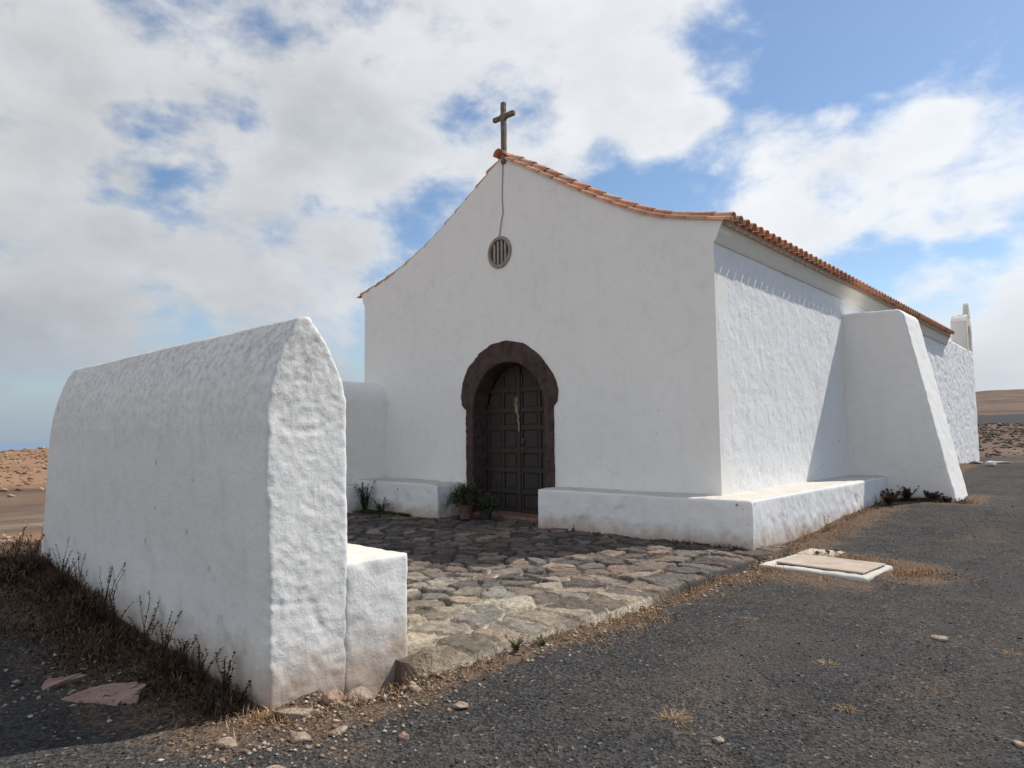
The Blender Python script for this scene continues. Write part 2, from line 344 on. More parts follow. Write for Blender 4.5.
# ------------------------------------------------------------------ terrain
def dseg(x, y, ax, ay, bx, by):
    t = np.clip(((x-ax)*(bx-ax)+(y-ay)*(by-ay))/((bx-ax)**2+(by-ay)**2), 0, 1)
    return np.hypot(x-ax-t*(bx-ax), y-ay-t*(by-ay))
def ground_z(x, y, micro=True):
    x = np.asarray(x, float); y = np.asarray(y, float)
    d = np.hypot(x, y); az = np.degrees(np.arctan2(x, y))
    near = .22*sst(10, 15.5, y) + .50*sst(15.5, 33, y)
    near = near*sst(-16, -3, x+y*0) + .0
    left = .34*sst(-4.2, -9.6, x)*sst(6, 1.9, y)
    right = (az > -40)
    wr = sst(-42, -22, az)*sst(115, 80, az)      # weight of the rising north-east side
    L = np.interp(d, [0, 9, 12, 19, 26, 60, 150, 400, 1500, 9000], [0, .0, .12, .05, -.02, -.25, -.55, -6, -60, -130])
    L = L + 2.2*sst(-82, -70, az)*sst(60, 150, d)*sst(500, 200, d)
    Rr = np.interp(d, [0, 30, 40, 100, 200, 420, 900, 1500, 4000, 9000], [0, .0, .72, 2.55, 5.5, 15, 43.5, 55, 30, -130])
    k = sst(24, 40, d)
    wn_ = sst(12, 30, d)
    z = near*(1-k) + left*(1-sst(10.5, 14, d)) + L*(1-wr)*sst(9, 14, d)*np.where(az < -20, 1, 1) + wr*(Rr*k)
    z = z + near*k*(1-wr)*0
    P = np.stack([x, y, np.zeros_like(x)], -1).reshape(-1, 3)
    if micro:
        n = fbm(P, .35, 4, 3).reshape(x.shape)*.03 + fbm(P, 1.9, 4, 9).reshape(x.shape)*.020
        far = fbm(P, .013, 5, 21).reshape(x.shape)*2.4*sst(120, 700, d) + fbm(P, .09, 4, 31).reshape(x.shape)*.22*sst(25, 90, d)
        z = z+n+far
    # the forecourt and the chapel stand on it: keep it below their floors
    ins = sst(-3.50, -3.62, x)*sst(-13.4, -13.2, x)*sst(2.45, 2.6, y)*sst(9.6, 9.4, y)
    z = np.where(ins > 0, z*(1-ins)+(-.18)*ins, z)
    gut = np.exp(-((x+3.42)/.3)**2)*sst(2.2, 3.0, y)*sst(8.8, 6, y)
    z = z+.008*gut+.018*gut*fbm(P, 1.6, 3, 12).reshape(x.shape)
    return z
NR, NA = 330, 620
rads = np.concatenate([[.0], .6*np.power(9000/.6, np.linspace(0, 1, NR))])
azs = np.linspace(-math.pi, math.pi, NA, endpoint=False)
A_, R_ = np.meshgrid(azs, rads)
X, Y = np.sin(A_)*R_, np.cos(A_)*R_
Z = ground_z(X, Y)
V = np.stack([X, Y, Z], -1).reshape(-1, 3)
ii, jj = np.meshgrid(np.arange(NR), np.arange(NA), indexing='ij'); j2 = (jj+1) % NA
F = np.stack([ii*NA+jj, ii*NA+j2, (ii+1)*NA+j2, (ii+1)*NA+jj], -1).reshape(-1, 4)[:, ::-1]
gm = mesh_np('ground', V, F, True)
def dry_mask(x, y):
    """dry grass litter and earth along walls and edges"""
    m = 0
    for (a, b, c, d_, w) in ((-3.40, 3.2, -3.40, 8.7, .15), (-3.55, 8.8, -3.6, 14.6, .42), (-3.6, 2.0, -3.5, 3.1, .32), (-3.9, 1.95, -9.8, 1.8, .55), (-2.75, 8.5, -2.0, 8.6, .52),
                          (-3.3, 7.8, -2.5, 7.8, .4), (-3.4, 15.2, -2.4, 15.3, .40), (-4.2, 17.4, -4.2, 32, .5), (-4, 32, -2.5, 33.5, 1.0), (-2.4, 17.0, -2.4, 15.6, .25), (-2.7, 9.2, -2.0, 9.2, .4)):
        m = np.maximum(m, np.exp(-(dseg(x, y, a, b, c, d_)/w)**2))
    return m
d = R_.ravel(); az = np.degrees(A_.ravel()); xx, yy = X.ravel(), Y.ravel()
P0 = np.stack([xx, yy, 0*xx], -1)
nz = fbm(P0, .22, 4, 41); nz2 = fbm(P0, .05, 4, 43)
dry = dry_mask(xx, yy)
wr = sst(-45, -25, az)*sst(115, 80, az)
greyz = (1-wr)*sst(13.5, 15, d)*sst(30, 24, d)*.45
rubble = (1-wr)*sst(9.6, 10.6, d+nz*.5)*sst(14.6, 13.6, d)
orange = (1-wr)*sst(25, 30, d+nz*3)
brown = wr*sst(31, 36, d+nz*3)*(1-sst(96, 101, d+nz2*6)*sst(205, 195, d+nz2*10))
dark = wr*sst(96, 101, d+nz2*6)*sst(205, 195, d+nz2*10)
def fattr(me, name, v):
    a = me.attributes.new(name, 'FLOAT', 'POINT'); a.data.foreach_set('value', np.asarray(v, np.float32))
fattr(gm, 'dry', np.clip(dry, 0, 1)); fattr(gm, 'orange', np.clip(orange*.9+rubble*.7+greyz, 0, 1)); fattr(gm, 'brown', np.clip(brown, 0, 1)); fattr(gm, 'dark', np.clip(dark, 0, 1))
def ground_mat():
    m, n, l, b = new_mat('volcanic_gravel_ground'); c = coords(n); mm = lambda *a, **k: mth(n, l, *a, **k)
    def at(nm):
        a = n.new('ShaderNodeAttribute'); a.attribute_name = nm; return a.outputs['Fac']
    big = tnoise(n, l, c, .45, 5, .6); med = tnoise(n, l, c, 3.5, 6, .65); fine = tnoise(n, l, c, 45, 5, .7); vor = tvor(n, l, c, 55); vcol = tvor(n, l, c, 55, 'F1', 'Color')
    bw = n.new('ShaderNodeSeparateColor'); l.new(vcol, bw.inputs[0])
    g = mix(n, l, ramp(n, l, big, [(.3, 0), (.7, 1)]), (.034, .032, .031), (.054, .051, .048))
    lowf = tnoise(n, l, c, .9, 6, .7, .6)
    g = mix(n, l, ramp(n, l, lowf, [(.42, .0), (.62, .75)]), g, (.082, .074, .064)); g = mix(n, l, ramp(n, l, med, [(.50, 0), (.72, .7)]), g, (.022, .021, .021))
    g = mix(n, l, ramp(n, l, bw.outputs[0], [(.0, 0), (1, .6)]), g, (.10, .095, .09))
    g = mix(n, l, ramp(n, l, bw.outputs[1], [(.25, .75), (.6, 0)]), g, (.02, .02, .021))
    g = mix(n, l, ramp(n, l, bw.outputs[2], [(.978, 0), (.99, .6)]), g, (.28, .25, .21))
    e = mix(n, l, ramp(n, l, fine, [(.3, 0), (.7, 1)]), (.10, .062, .040), (.27, .18, .115))
    e = mix(n, l, ramp(n, l, bw.outputs[1], [(.3, .6), (.6, 0)]), e, (.05, .035, .025))
    dm = mm('ADD', mm('MULTIPLY', at('dry'), 1.25), mm('ADD', mm('MULTIPLY', mm('SUBTRACT', med, .5), 2.4), mm('MULTIPLY', mm('SUBTRACT', fine, .5), 1.6)))
    dm = mm('MULTIPLY', dm, ramp(n, l, at('dry'), [(.02, 0), (.25, 1)]))
    g = mix(n, l, ramp(n, l, dm, [(.42, 0), (.85, .8)]), g, e)
    # sparse brown patches in the gravel
    pt = tnoise(n, l, c, .8, 7, .75, .8); g = mix(n, l, ramp(n, l, pt, [(.52, 0), (.70, .45)]), g, e)
    du = n.new('ShaderNodeMapping'); du.inputs['Rotation'].default_value = (0, 0, .25); du.inputs['Scale'].default_value = (1.1, .16, 1); l.new(c, du.inputs[0])
    tr = tnoise(n, l, du.outputs[0], .9, 6, .65, .3); g = mix(n, l, ramp(n, l, tr, [(.50, 0), (.66, .55)]), g, (.076, .070, .064))
    st = n.new('ShaderNodeMapping'); st.inputs['Scale'].default_value = (.12, .06, .1); l.new(c, st.inputs[0])
    fo = tnoise(n, l, st.outputs[0], 1, 8, .65, .5); fo2 = tnoise(n, l, c, .7, 8, .7)
    o = ramp(n, l, fo, [(.3, (.15, .085, .05)), (.45, (.27, .145, .082)), (.55, (.33, .195, .115)), (.68, (.18, .105, .068))])
    o = mix(n, l, ramp(n, l, fo2, [(.55, 0), (.72, .8)]), o, (.36, .29, .21)); o = mix(n, l, ramp(n, l, fo2, [(.3, .7), (.42, 0)]), o, (.12, .07, .045))
    g = mix(n, l, at('orange'), g, o)
    st2 = n.new('ShaderNodeMapping'); st2.inputs['Scale'].default_value = (.02, .035, .03); l.new(c, st2.inputs[0])
    fb = tnoise(n, l, st2.outputs[0], 1, 9, .68, .4)
    br = ramp(n, l, fb, [(.3, (.055, .042, .034)), (.45, (.115, .078, .058)), (.56, (.165, .112, .083)), (.68, (.085, .068, .054))])
    br = mix(n, l, ramp(n, l, fo2, [(.58, 0), (.7, .6)]), br, (.32, .28, .23)); br = mix(n, l, ramp(n, l, fo2, [(.32, .6), (.45, 0)]), br, (.05, .045, .03))
    g = mix(n, l, at('brown'), g, br); g = mix(n, l, at('dark'), g, (.052, .050, .052))
    l.new(g, b.inputs['Base Color']); b.inputs['Roughness'].default_value = 1; b.inputs['Specular IOR Level'].default_value = .1
    l.new(bump(n, l, vor, .8, .012, bump(n, l, fine, .6, .02, bump(n, l, med, .4, .06))), b.inputs['Normal'])
    return m
ground = link('ground', gm, ground_mat(), None, 'structure')
# sea far behind the land
sv = []
for k in range(64):
    a = 2*math.pi*k/64; sv.append((math.cos(a)*50000, math.sin(a)*50000, -100))
me = bpy.data.meshes.new('sea'); me.from_pydata(sv, [], [list(range(64))])
sm, n_, l_, b_ = new_mat('hazed_sea'); b_.inputs['Base Color'].default_value = (.17, .235, .315, 1); b_.inputs['Roughness'].default_value = 1; b_.inputs['Specular IOR Level'].default_value = 0  # horizon haze is put into the sea's base colour
link('sea', me, sm, None, 'structure')
# dirt track on the left
def ribbon(pts, w, lift, seed):
    V, F = [], []
    P = np.array(pts, float); t = np.linspace(0, 1, 160)
    cum = np.r_[0, np.cumsum(np.hypot(*np.diff(P, axis=0).T))]; cum /= cum[-1]
    cx_, cy_ = np.interp(t, cum, P[:, 0]), np.interp(t, cum, P[:, 1]); tx, ty = np.gradient(cx_), np.gradient(cy_); ln = np.hypot(tx, ty)
    nx, ny = -ty/ln, tx/ln; K = 5
    for k in range(K):
        s = (k/(K-1)-.5)*w; jit = vnoise(np.stack([cx_, cy_, cx_*0+k], -1), .9, seed)*.12*(abs(k-2) == 2)
        x_, y_ = cx_+nx*(s+jit), cy_+ny*(s+jit); V.append(np.stack([x_, y_, ground_z(x_, y_)+lift-.05*(k in (0, 4))], -1))
    V = np.concatenate(V); n = 160
    for k in range(K-1):
        for i in range(n-1): F.append((k*n+i, k*n+i+1, (k+1)*n+i+1, (k+1)*n+i))
    return V, np.array(F)
V1, F1 = ribbon([(-14.0, -25), (-14.3, -8), (-14.7, 0), (-15.0, 6), (-16, 20), (-22, 45)], .55, .03, 5)
V2, F2 = ribbon([(-15.6, -25), (-15.9, -8), (-16.3, 0), (-16.7, 6), (-17.7, 20), (-23.7, 45)], .5, .03, 6)
link('dirt_track', mesh_np('dirt_track', np.r_[V1, V2], np.r_[F1, F2+len(V1)]), simple('pale_track_earth', (.10, .085, .065), (.22, .185, .135), .9, .5, .02), None, 'structure')

# ------------------------------------------------------------------ the chapel
CX, CY = -4.536, 9.53
chapel = empty('chapel', 'whitewashed village chapel with curved gable, brown arched door and orange tiled roof', 'chapel', (CX, CY, 0))
GAB = [(-4.36, 4.80), (-4.91, 4.94), (-5.43, 5.09), (-5.75, 5.215), (-6.17, 5.43), (-6.78, 5.78), (-7.67, 6.33), (-8.4, 6.79), (-8.86, 7.06),
       (-9.06, 6.98), (-9.48, 6.71), (-10.22, 6.26), (-11.02, 5.82), (-11.87, 5.45), (-12.41, 5.28), (-12.97, 5.13), (-13.50, 5.01)]
def smoothpath(P, n):
    P = np.array(P); c = np.r_[0, np.cumsum(np.hypot(*np.diff(P, axis=0).T))]
    t = np.linspace(0, c[-1], n); Q = np.stack([np.interp(t, c, P[:, 0]), np.interp(t, c, P[:, 1])], -1)
    for _ in range(4): Q[1:-1] = (Q[:-2]+2*Q[1:-1]+Q[2:])/4
    return Q
RP = smoothpath(GAB[:9], 40)[::-1]      # apex -> right eave
LP = smoothpath(GAB[8:], 40)            # apex -> left eave
DC, DZ, DR = -8.79, 2.10, .92           # door opening centre, springing height, half width
WC, WZ, WR_ = -8.95, 5.17, .27
def fill(outer, holes, y):
    bm = bmesh.new()
    for lp in [outer]+holes:
        vs = [bm.verts.new((p[0], y, p[1])) for p in lp]
        for i in range(len(vs)): bm.edges.new((vs[i], vs[(i+1) % len(vs)]))
    bmesh.ops.triangle_fill(bm, edges=bm.edges[:], use_beauty=True, use_dissolve=False)
    return bm
def thick(bm, dy):
    r = bmesh.ops.extrude_face_region(bm, geom=bm.faces[:])
    vs = [e for e in r['geom'] if isinstance(e, bmesh.types.BMVert)]
    bmesh.ops.translate(bm, verts=vs, vec=(0, dy, 0))
    return bm
rightTop = [(CX, -.3), (CX, 4.48), (CX+.045, 4.53), (CX+.07, 4.60), (-4.40, 4.74)]
leftTop = [(-13.44, 4.80), (-13.38, 4.72), (-13.37, 4.66), (-13.37, -.3)]
outer = rightTop + [tuple(p) for p in RP[::-1]] + [tuple(p) for p in LP[1:]] + leftTop
# door hole a bit inside the stone surround
OUT = [(-7.66, .0), (-7.66, 2.12), (-7.57, 2.22), (-7.55, 2.42), (-7.62, 2.62), (-7.75, 2.83), (-8.0, 3.10), (-8.35, 3.33), (-8.80, 3.43), (-9.2, 3.39), (-9.55, 3.22),
       (-9.83, 2.98), (-9.98, 2.72), (-10.06, 2.42), (-10.02, 2.22), (-9.91, 2.12), (-9.91, 0)]
def shrink(P, k):
    return [(DC+(x-DC)*k, z if z <= .01 else (z-.0)*1.0-(z-2.1)*(1-k)*(z > 2.1)) for x, z in P]
hole = shrink([(x, -.1 if z == 0 else z) for x, z in OUT], .965)
wh = [(WC+WR_*math.cos(a), WZ+WR_*1.02*math.sin(a)) for a in np.linspace(0, 2*math.pi, 40, endpoint=False)]
part('front_wall', from_bm('front_wall', thick(fill(outer, [hole, wh], CY), .40)), M_FAC, chapel)

# side wall: one thick rubble wall with its lime coat
def side_relief(co):
    y, z = co[:, 1], co[:, 2]
    k = sst(CY+.02, CY+.5, y)*.8+.2
    lumps = fbm(co, 2.2, 3, 77)*.003+fbm(co, 12, 3, 78)*.0032
    streak = fbm(co*np.array([1, 1.8, .9]), 5, 4, 79)*.002 - np.exp(-np.abs(fbm(co*np.array([1, 1.3, .8]), 1.7, 3, 83))/.04)*.007*sst(.0, .3, fbm(co, .9, 2, 84)+.15)
    rough = sst(17, 19, y); st = np.abs(fbm(co, 3.6, 2, 91)); r2 = (-np.clip(.14-st, 0, 1)*.22+fbm(co, 5, 3, 92)*.02)*rough
    return (lumps+streak)*k+r2*.45
part('side_wall', masonry('side_wall', lambda bm: prism(bm, [(CY+.012, -.3), (31.95, -.3), (31.95, 4.70), (26.7, 4.74), (26.6, 4.62), (CY+.012, 4.62)], 'x', CX-.5, CX), .04, .004, 3, 1, side_relief), M_SIDE, chapel)
# rear room, a little lower than the nave's eaves
part('rear_room', masonry('rear_room', lambda bm: box(bm, CX-6.5, CX-.3, 26.62, 31.93, -.3, 4.70), .07, .012, 8, 2, side_relief), M_SIDE, chapel)
bm = bmesh.new(); box(bm, -13.37, -12.85, CY+.42, 26.6, -.3, 4.72); part('far_side_wall', from_bm('w', bm), M_FAC, chapel)
bm = bmesh.new()
prism(bm, [(-13.3, -.3), (-5.2, -.3), (-5.2, 4.7)]+[(x, z-.12) for x, z in RP[::-1][8:]]+[(x, z-.12) for x, z in LP[1:-2]]+[(-13.3, 4.7)], 'y', 26.2, 26.6)
part('rear_wall', from_bm('w', bm), M_FAC, chapel)
# cornice under the eaves
def cornice(sx, x0, z0):
    pts = [(x0-sx*.1, z0-.02), (x0+sx*.03, z0-.02), (x0+sx*.055, z0+.03), (x0+sx*.07, z0+.09), (x0+sx*.095, z0+.16), (x0+sx*.135, z0+.22), (x0+sx*.155, z0+.26), (x0-sx*.1, z0+.27)]
    bm = bmesh.new(); prism(bm, pts, 'y', CY+.41 if sx < 0 else CY+.035, 26.62)
    return from_bm('cornice', bm)
part('cornice', cornice(1, CX, 4.50), M_CORN, chapel)
part('cornice', cornice(-1, -13.37, 4.68), M_CORN, chapel)

# roof: mortar bed and barrel tiles
YA, YB = 9.50, 26.5
def curve_at(P):
    c = np.r_[0, np.cumsum(np.hypot(*np.diff(P, axis=0).T))]
    def g(s):
        x, z = np.interp(s, c, P[:, 0]), np.interp(s, c, P[:, 1]); e = .05
        x2, z2 = np.interp(s+e, c, P[:, 0]), np.interp(s+e, c, P[:, 1])
        x1, z1 = np.interp(max(s-e, 0), c, P[:, 0]), np.interp(max(s-e, 0), c, P[:, 1])
        t = np.array([x2-x1, z2-z1]); t /= np.linalg.norm(t)+1e-9; return np.array([x, z]), t
    return g, c[-1]
RPx = np.vstack([RP, [(-4.345, 4.795)]]); DECKCUT = 1; LPx = np.vstack([LP, [(-13.60, 4.99)]])
bm = bmesh.new()
for P in (RPx[:-1], LPx[:-1]):
    a = [bm.verts.new((x, YA+.05, z-.0)) for x, z in P]; b = [bm.verts.new((x, YB-.03, z-.0)) for x, z in P]
    a2 = [bm.verts.new((x, YA+.05, z-.08)) for x, z in P]; b2 = [bm.verts.new((x, YB-.03, z-.08)) for x, z in P]
    for i in range(len(P)-1):
        bm.faces.new((a[i], a[i+1], b[i+1], b[i])); bm.faces.new((a2[i], b2[i], b2[i+1], a2[i+1]))
        bm.faces.new((a[i], a2[i], a2[i+1], a[i+1])); bm.faces.new((b[i], b[i+1], b2[i+1], b2[i]))
    bm.faces.new((a[-1], a2[-1], b2[-1], b[-1]))
roof = part('roof', from_bm('roof', bm), M_DECK, chapel)
TV, TF, TC = [], [], []
def tile(p0, t, y, r1, r2, L, lift, up=True, seg=8, th=.014, tilt=0.0, ang=0.0):
    """half-round tile; p0 (x,z) of its upper end on the roof line, t downhill direction in xz"""
    nx = np.array([-t[1], t[0]]);
    if nx[1] < 0: nx = -nx
    base = len(TV); k = 0
    j = random.uniform(-.008, .008); rowsv = []
    for e, (s, rad) in enumerate(((0, r1), (L, r2))):
        for shell in (0, 1):
            R0 = rad-(th if shell else 0); row = []
            for i in range(seg+1):
                a = math.pi*i/seg; yy_ = y+j+R0*math.cos(a)+ang*s; h = R0*math.sin(a)*(1 if up else -1)+lift+(tilt if e == 0 else 0)
                pz = p0+t*s+nx*h; row.append((pz[0], yy_, pz[1]))
            rowsv.append(row)
    for row in rowsv: TV.extend(row)
    n = seg+1
    o0, i0, o1, i1 = base, base+n, base+2*n, base+3*n
    c = np.array((.60, .26, .15))*random.uniform(.68, 1.15)+np.array((.0, .05, .04))*random.random()
    if random.random() < .12: c = np.array((.52, .34, .24))*random.uniform(.8, 1.1)
    TC.extend([c]*(4*n))
    for i in range(seg):
        TF.append((o0+i, o0+i+1, o1+i+1, o1+i)); TF.append((i0+i, i1+i, i1+i+1, i0+i+1))
        TF.append((o1+i, o1+i+1, i1+i+1, i1+i)); TF.append((o0+i, i0+i, i0+i+1, o0+i+1))
    for i in (0, seg): TF.append((o0+i, o1+i, i1+i, i0+i))
PITCHY = .255
for P, sx in ((RPx, 1), (LPx, -1)):
    g, LN = curve_at(P); step = .37; nrow = int(LN/step)+1
    ncol = int((YB-YA-.1)/PITCHY)
    for cidx in range(ncol+1):
        y = YA+.19+cidx*PITCHY
        for k in range(nrow):
            s = LN-(k+1)*step+.06
            if s < -.3: continue
            p, t = g(max(s, 0)); L = .43 if s >= 0 else .43+s
            if k == 0: p, t = g(s-.065); L = .43
            off = (.06 if k == 0 else 0)
            tile(p, t, y, (.088), .106, L, .040, True, tilt=-.012)
            if cidx < ncol: tile(p, t, y+PITCHY/2, .092, .080, L-(.06 if k == 0 else .03), .068, False, seg=6)
    # verge tiles over the gable
    for k in range(nrow):
        s = LN-(k+1)*step+.05
        if s < -.3: continue
        p, t = g(max(s, 0)); r_v = .050 if sx > 0 else .036; tile(p, t, YA+(.035 if sx > 0 else .07), r_v, r_v+.012, .42 if s >= 0 else .42+s, -.014, True, tilt=-.008)
# ridge tiles
p0 = np.array([RP[0][0], 7.06])
k = 0; y = YA-.10
while y < YB:
    n = 9; base = len(TV); c = np.array((.50, .20, .11))*random.uniform(.75, 1.15)
    for e, (yy_, rad) in enumerate(((y, .125), (y+.42, .105))):
        for shell in (0, 1):
            R0 = rad-.015*shell
            for i in range(n):
                a = math.pi*i/(n-1); TV.append((p0[0]+R0*1.05*math.cos(a), yy_, 7.05+R0*math.sin(a)+.012*(1-e)))
    TC.extend([c]*(4*n)); o0, i0, o1, i1 = base, base+n, base+2*n, base+3*n
    for i in range(n-1):
        TF.extend([(o0+i, o1+i, o1+i+1, o0+i+1), (i0+i, i0+i+1, i1+i+1, i1+i), (o0+i, o0+i+1, i0+i+1, i0+i), (o1+i, i1+i, i1+i+1, o1+i+1)])
    y += .37
tm = mesh_np('roof_tiles', TV, TF, False); set_col(tm, TC)
mt = attr_mat('terracotta_barrel_tiles', 'col', var=.3, fine=14, bd=.006)
ro = link('tile', tm, mt, roof); ro.location = (0, 0, 0)

# stone door surround: jamb blocks and arch stones
def block(bm, quad, y0, y1):
    A = [bm.verts.new((x, y0, z)) for x, z in quad]; B = [bm.verts.new((x, y1, z)) for x, z in quad]; n = len(quad)
    bm.faces.new(A); bm.faces.new(B[::-1])
    for i in range(n): bm.faces.new((A[i], B[i], B[(i+1) % n], A[(i+1) % n]))
INN = [(DC+DR, -.05)]+[(DC+DR*math.cos(a), DZ+DR*.985*math.sin(a)) for a in np.linspace(0, math.pi, 25)]+[(DC-DR, -.05)]
OUTC = [(x, -.05 if z == 0 else z) for x, z in OUT]
def surround(bm):
    prof = OUTC+INN[::-1]
    b2 = fill(prof, [], CY-.028); thick(b2, .428); bmesh.ops.recalc_face_normals(b2, faces=b2.faces[:])
    tmp = bpy.data.meshes.new('t'); b2.to_mesh(tmp); b2.free(); bm.from_mesh(tmp); bpy.data.meshes.remove(tmp)
def sur_relief(co):
    jam = co[:, 2] < 2.12; g = 0
    for z in (.55, 1.15, 1.68): g = g+np.exp(-((co[:, 2]-z+.03*np.sin(co[:, 0]*3))/.012)**2)*jam
    a = np.arctan2(co[:, 2]-DZ, co[:, 0]-DC)
    for q in (0.02, .62, 1.22, 1.62, 2.2, 2.75, 3.12): g = g+np.exp(-((a-q)/.011)**2)*(~jam)
    return -g*.010+fbm(co, 6, 3, 171)*.006+fbm(co, 20, 3, 172)*.004
part('door_surround', masonry('door_surround', surround, .018, .004, 170, 0, sur_relief), M_STONE, chapel)
# dark lobby behind and the two leaves
DY = CY+.40
def leaf(x0, x1):
    bm = bmesh.new()
    xs = np.linspace(x0, x1, 30)
    def top(x):
        q = max(0, DR**2-(x-DC)**2); return DZ+.0+math.sqrt(q)+.01 if abs(x-DC) < DR else DZ
    prism(bm, [(x0, .11), (x1, .11)]+[(x, top(x)) for x in xs[::-1]], 'y', DY+.035, DY+.075)
    bx = lambda a, b, c, d, y=.0: box(bm, a, b, DY+y, DY+.036, c, d)
    rails = [.11, .49, .90, 1.27, 1.72, 2.06, 2.46]
    w = x1-x0
    for i, z in enumerate(rails):
        if i and z > top((x0+x1)/2)-.1: continue
        bx(x0+.004, x1-.004, z, z+.085)
        zn = rails[i+1] if i+1 < len(rails) else 2.80
        mids = [x0+.004, x0+w*.5-.035, x1-.074]
        for m_ in mids:
            zt = min(zn, top(m_+.035)-.06)
            if zt > z+.1: bx(m_, m_+.07, z+.087, zt-.003, .004)
        for m_ in (x0+.10, x0+w*.5+.06):
            zt = min(zn-.03, top(m_+w*.12)-.12)
            if zt > z+.2: bx(m_, m_+w*.5-.165, z+.115, zt, .018)
    return from_bm('door_leaf', bm)
mid = -8.85
dl = part('door_leaf', leaf(DC-DR-.02, mid-.008), M_WOOD, chapel)
dr = part('door_leaf', leaf(mid+.008, DC+DR+.02), M_WOOD, chapel)
bm = bmesh.new(); box(bm, mid-.035, mid+.035, DY-.018, DY-.001, .12, 2.95); part('door_batten', from_bm('b', bm), M_WOOD, chapel)
for z in (1.45, 1.28):
    bm = bmesh.new(); box(bm, mid+.05, mid+.13, DY-.014, DY-.001, z, z+.10); box(bm, mid+.075, mid+.10, DY-.05, DY-.014, z+.035, z+.06)
    o = part('latch', from_bm('l', bm), M_IRON, dr); o.location = (0, 0, 0)
bm = bmesh.new(); box(bm, -10.2, -7.4, DY+.2, DY+.22, -.1, 3.6); part('lobby_wall', from_bm('b', bm), M_DARK, chapel)
part('threshold_step', masonry('threshold_step', lambda bm: box(bm, -9.72, -7.84, CY-.10, DY+.05, -.1, .125), .03, .008, 4, 2), M_STEP, chapel)

# round window
bm = bmesh.new(); ns = 40
for (ra, rb, ya, yb) in ((.31, .245, CY-.035, CY+.02),):
    rings = []
    for rad, y in ((rb, yb+.12), (rb, ya+.01), (rb+.012, ya), (ra-.012, ya), (ra, ya+.01), (ra, yb)):
        rings.append([bm.verts.new((WC+rad*math.cos(a), y, WZ+rad*1.02*math.sin(a))) for a in np.linspace(0, 2*math.pi, ns, endpoint=False)])
    for A, B in zip(rings[:-1], rings[1:]):
        for i in range(ns): bm.faces.new((A[i], A[(i+1) % ns], B[(i+1) % ns], B[i]))
rw = part('round_window', from_bm('round_window', bm), M_RING, chapel)
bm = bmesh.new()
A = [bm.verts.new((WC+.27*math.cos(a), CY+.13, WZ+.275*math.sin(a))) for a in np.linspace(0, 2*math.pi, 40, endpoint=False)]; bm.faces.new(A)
o = part('dark_recess_disc', from_bm('p', bm), M_DARK, rw); o.location = (0, 0, 0)  # black disc: the shade of the window recess painted as a flat colour
for dx in (-.15, -.055, .045, .14):
    hh = math.sqrt(.245**2-dx*dx)*1.0; bm = bmesh.new(); box(bm, WC+dx-.02, WC+dx+.02, CY-.005, CY+.035, WZ-hh, WZ+hh)
    o = part('bar', from_bm('bar', bm), simple('grey_bar', (.30, .27, .24), (.42, .38, .34), 12) if dx < -.1 else bpy.data.materials['grey_bar'], rw); o.location = (0, 0, 0)
# cable down the gable
def tube(bm, pts, rads, seg=6):
    pr = None; P = [Vector(p) for p in pts]
    for i, p in enumerate(P):
        t = (P[min(i+1, len(P)-1)]-P[max(i-1, 0)]).normalized(); a = t.orthogonal().normalized(); b = t.cross(a)
        if pr is not None:
            a = (pr_a - t*pr_a.dot(t)).normalized(); b = t.cross(a)
        pr_a = a; rad = rads[i] if hasattr(rads, '__len__') else rads
        ring = [bm.verts.new(p+a*rad*math.cos(2*math.pi*k/seg)+b*rad*math.sin(2*math.pi*k/seg)) for k in range(seg)]
        if pr is not None:
            for k in range(seg): bm.faces.new((pr[k], pr[(k+1) % seg], ring[(k+1) % seg], ring[k]))
        else: bm.faces.new(ring[::-1])
        pr = ring
    bm.faces.new(pr)
bm = bmesh.new(); tube(bm, [(-8.855+.012*math.sin(i), CY-.012, 7.03-i*.155) if i < 8 else (-8.86-.03*(i-7), CY-.014, 7.03-i*.155) for i in range(11)], .011, 6)
part('cable', from_bm('cable', bm), M_CABLE, chapel)
# cross
cr = masonry('cross', lambda bm: (box(bm, -8.86, -8.765, CY-.05, CY+.04, 6.9, 8.15), box(bm, -9.08, -8.53, CY-.055, CY+.035, 7.80, 7.895)), .018, .006, 12, 1)
part('cross', cr, M_CROSS, chapel, 'weathered wooden cross on the gable top')

# buttress
def but(bm):
    A = [bm.verts.new(p) for p in ((-4.7, 15.6, -.3), (-2.55, 15.6, -.3), (-2.60, 15.6, .05), (-3.36, 15.6, 4.02), (-3.46, 15.6, 4.13), (-4.7, 15.6, 4.15))]
    B = [bm.verts.new((p.co.x, 16.95, p.co.z)) for p in A]; n = 6
    bm.faces.new(A); bm.faces.new(B[::-1])
    for i in range(n): bm.faces.new((A[i], B[i], B[(i+1) % n], A[(i+1) % n]))
part('buttress', masonry('buttress', but, .045, .008, 22, 2), M_BUT, chapel)
# benches
def bench_right(bm):
    pts = [(-7.58, 8.93), (-3.84, 8.93), (-3.80, 15.66), (CX+.0-.1, 15.66), (CX-.1, CY+.08), (-7.58, CY+.08)]
    prism(bm, pts, 'z', -.25, .705)
part('bench', masonry('bench', bench_right, .03, .010, 31, 1, lambda co: -np.clip(fbm(co, 2.6, 4, 33)-.55, 0, 1)*.03+fbm(co, 14, 2, 34)*.003), M_BENCH, chapel, 'whitewashed masonry bench wrapping the corner right of the door')
def bench_left(bm): box(bm, -12.9, -9.88, 8.72, CY+.08, -.25, .70)
part('bench', masonry('bench', bench_left, .03, .012, 35, 2, lambda co: -np.clip(fbm(co, 2.6, 4, 36)-.35, 0, 1)*.06), M_BENCHL, chapel, 'whitewashed masonry bench left of the door')
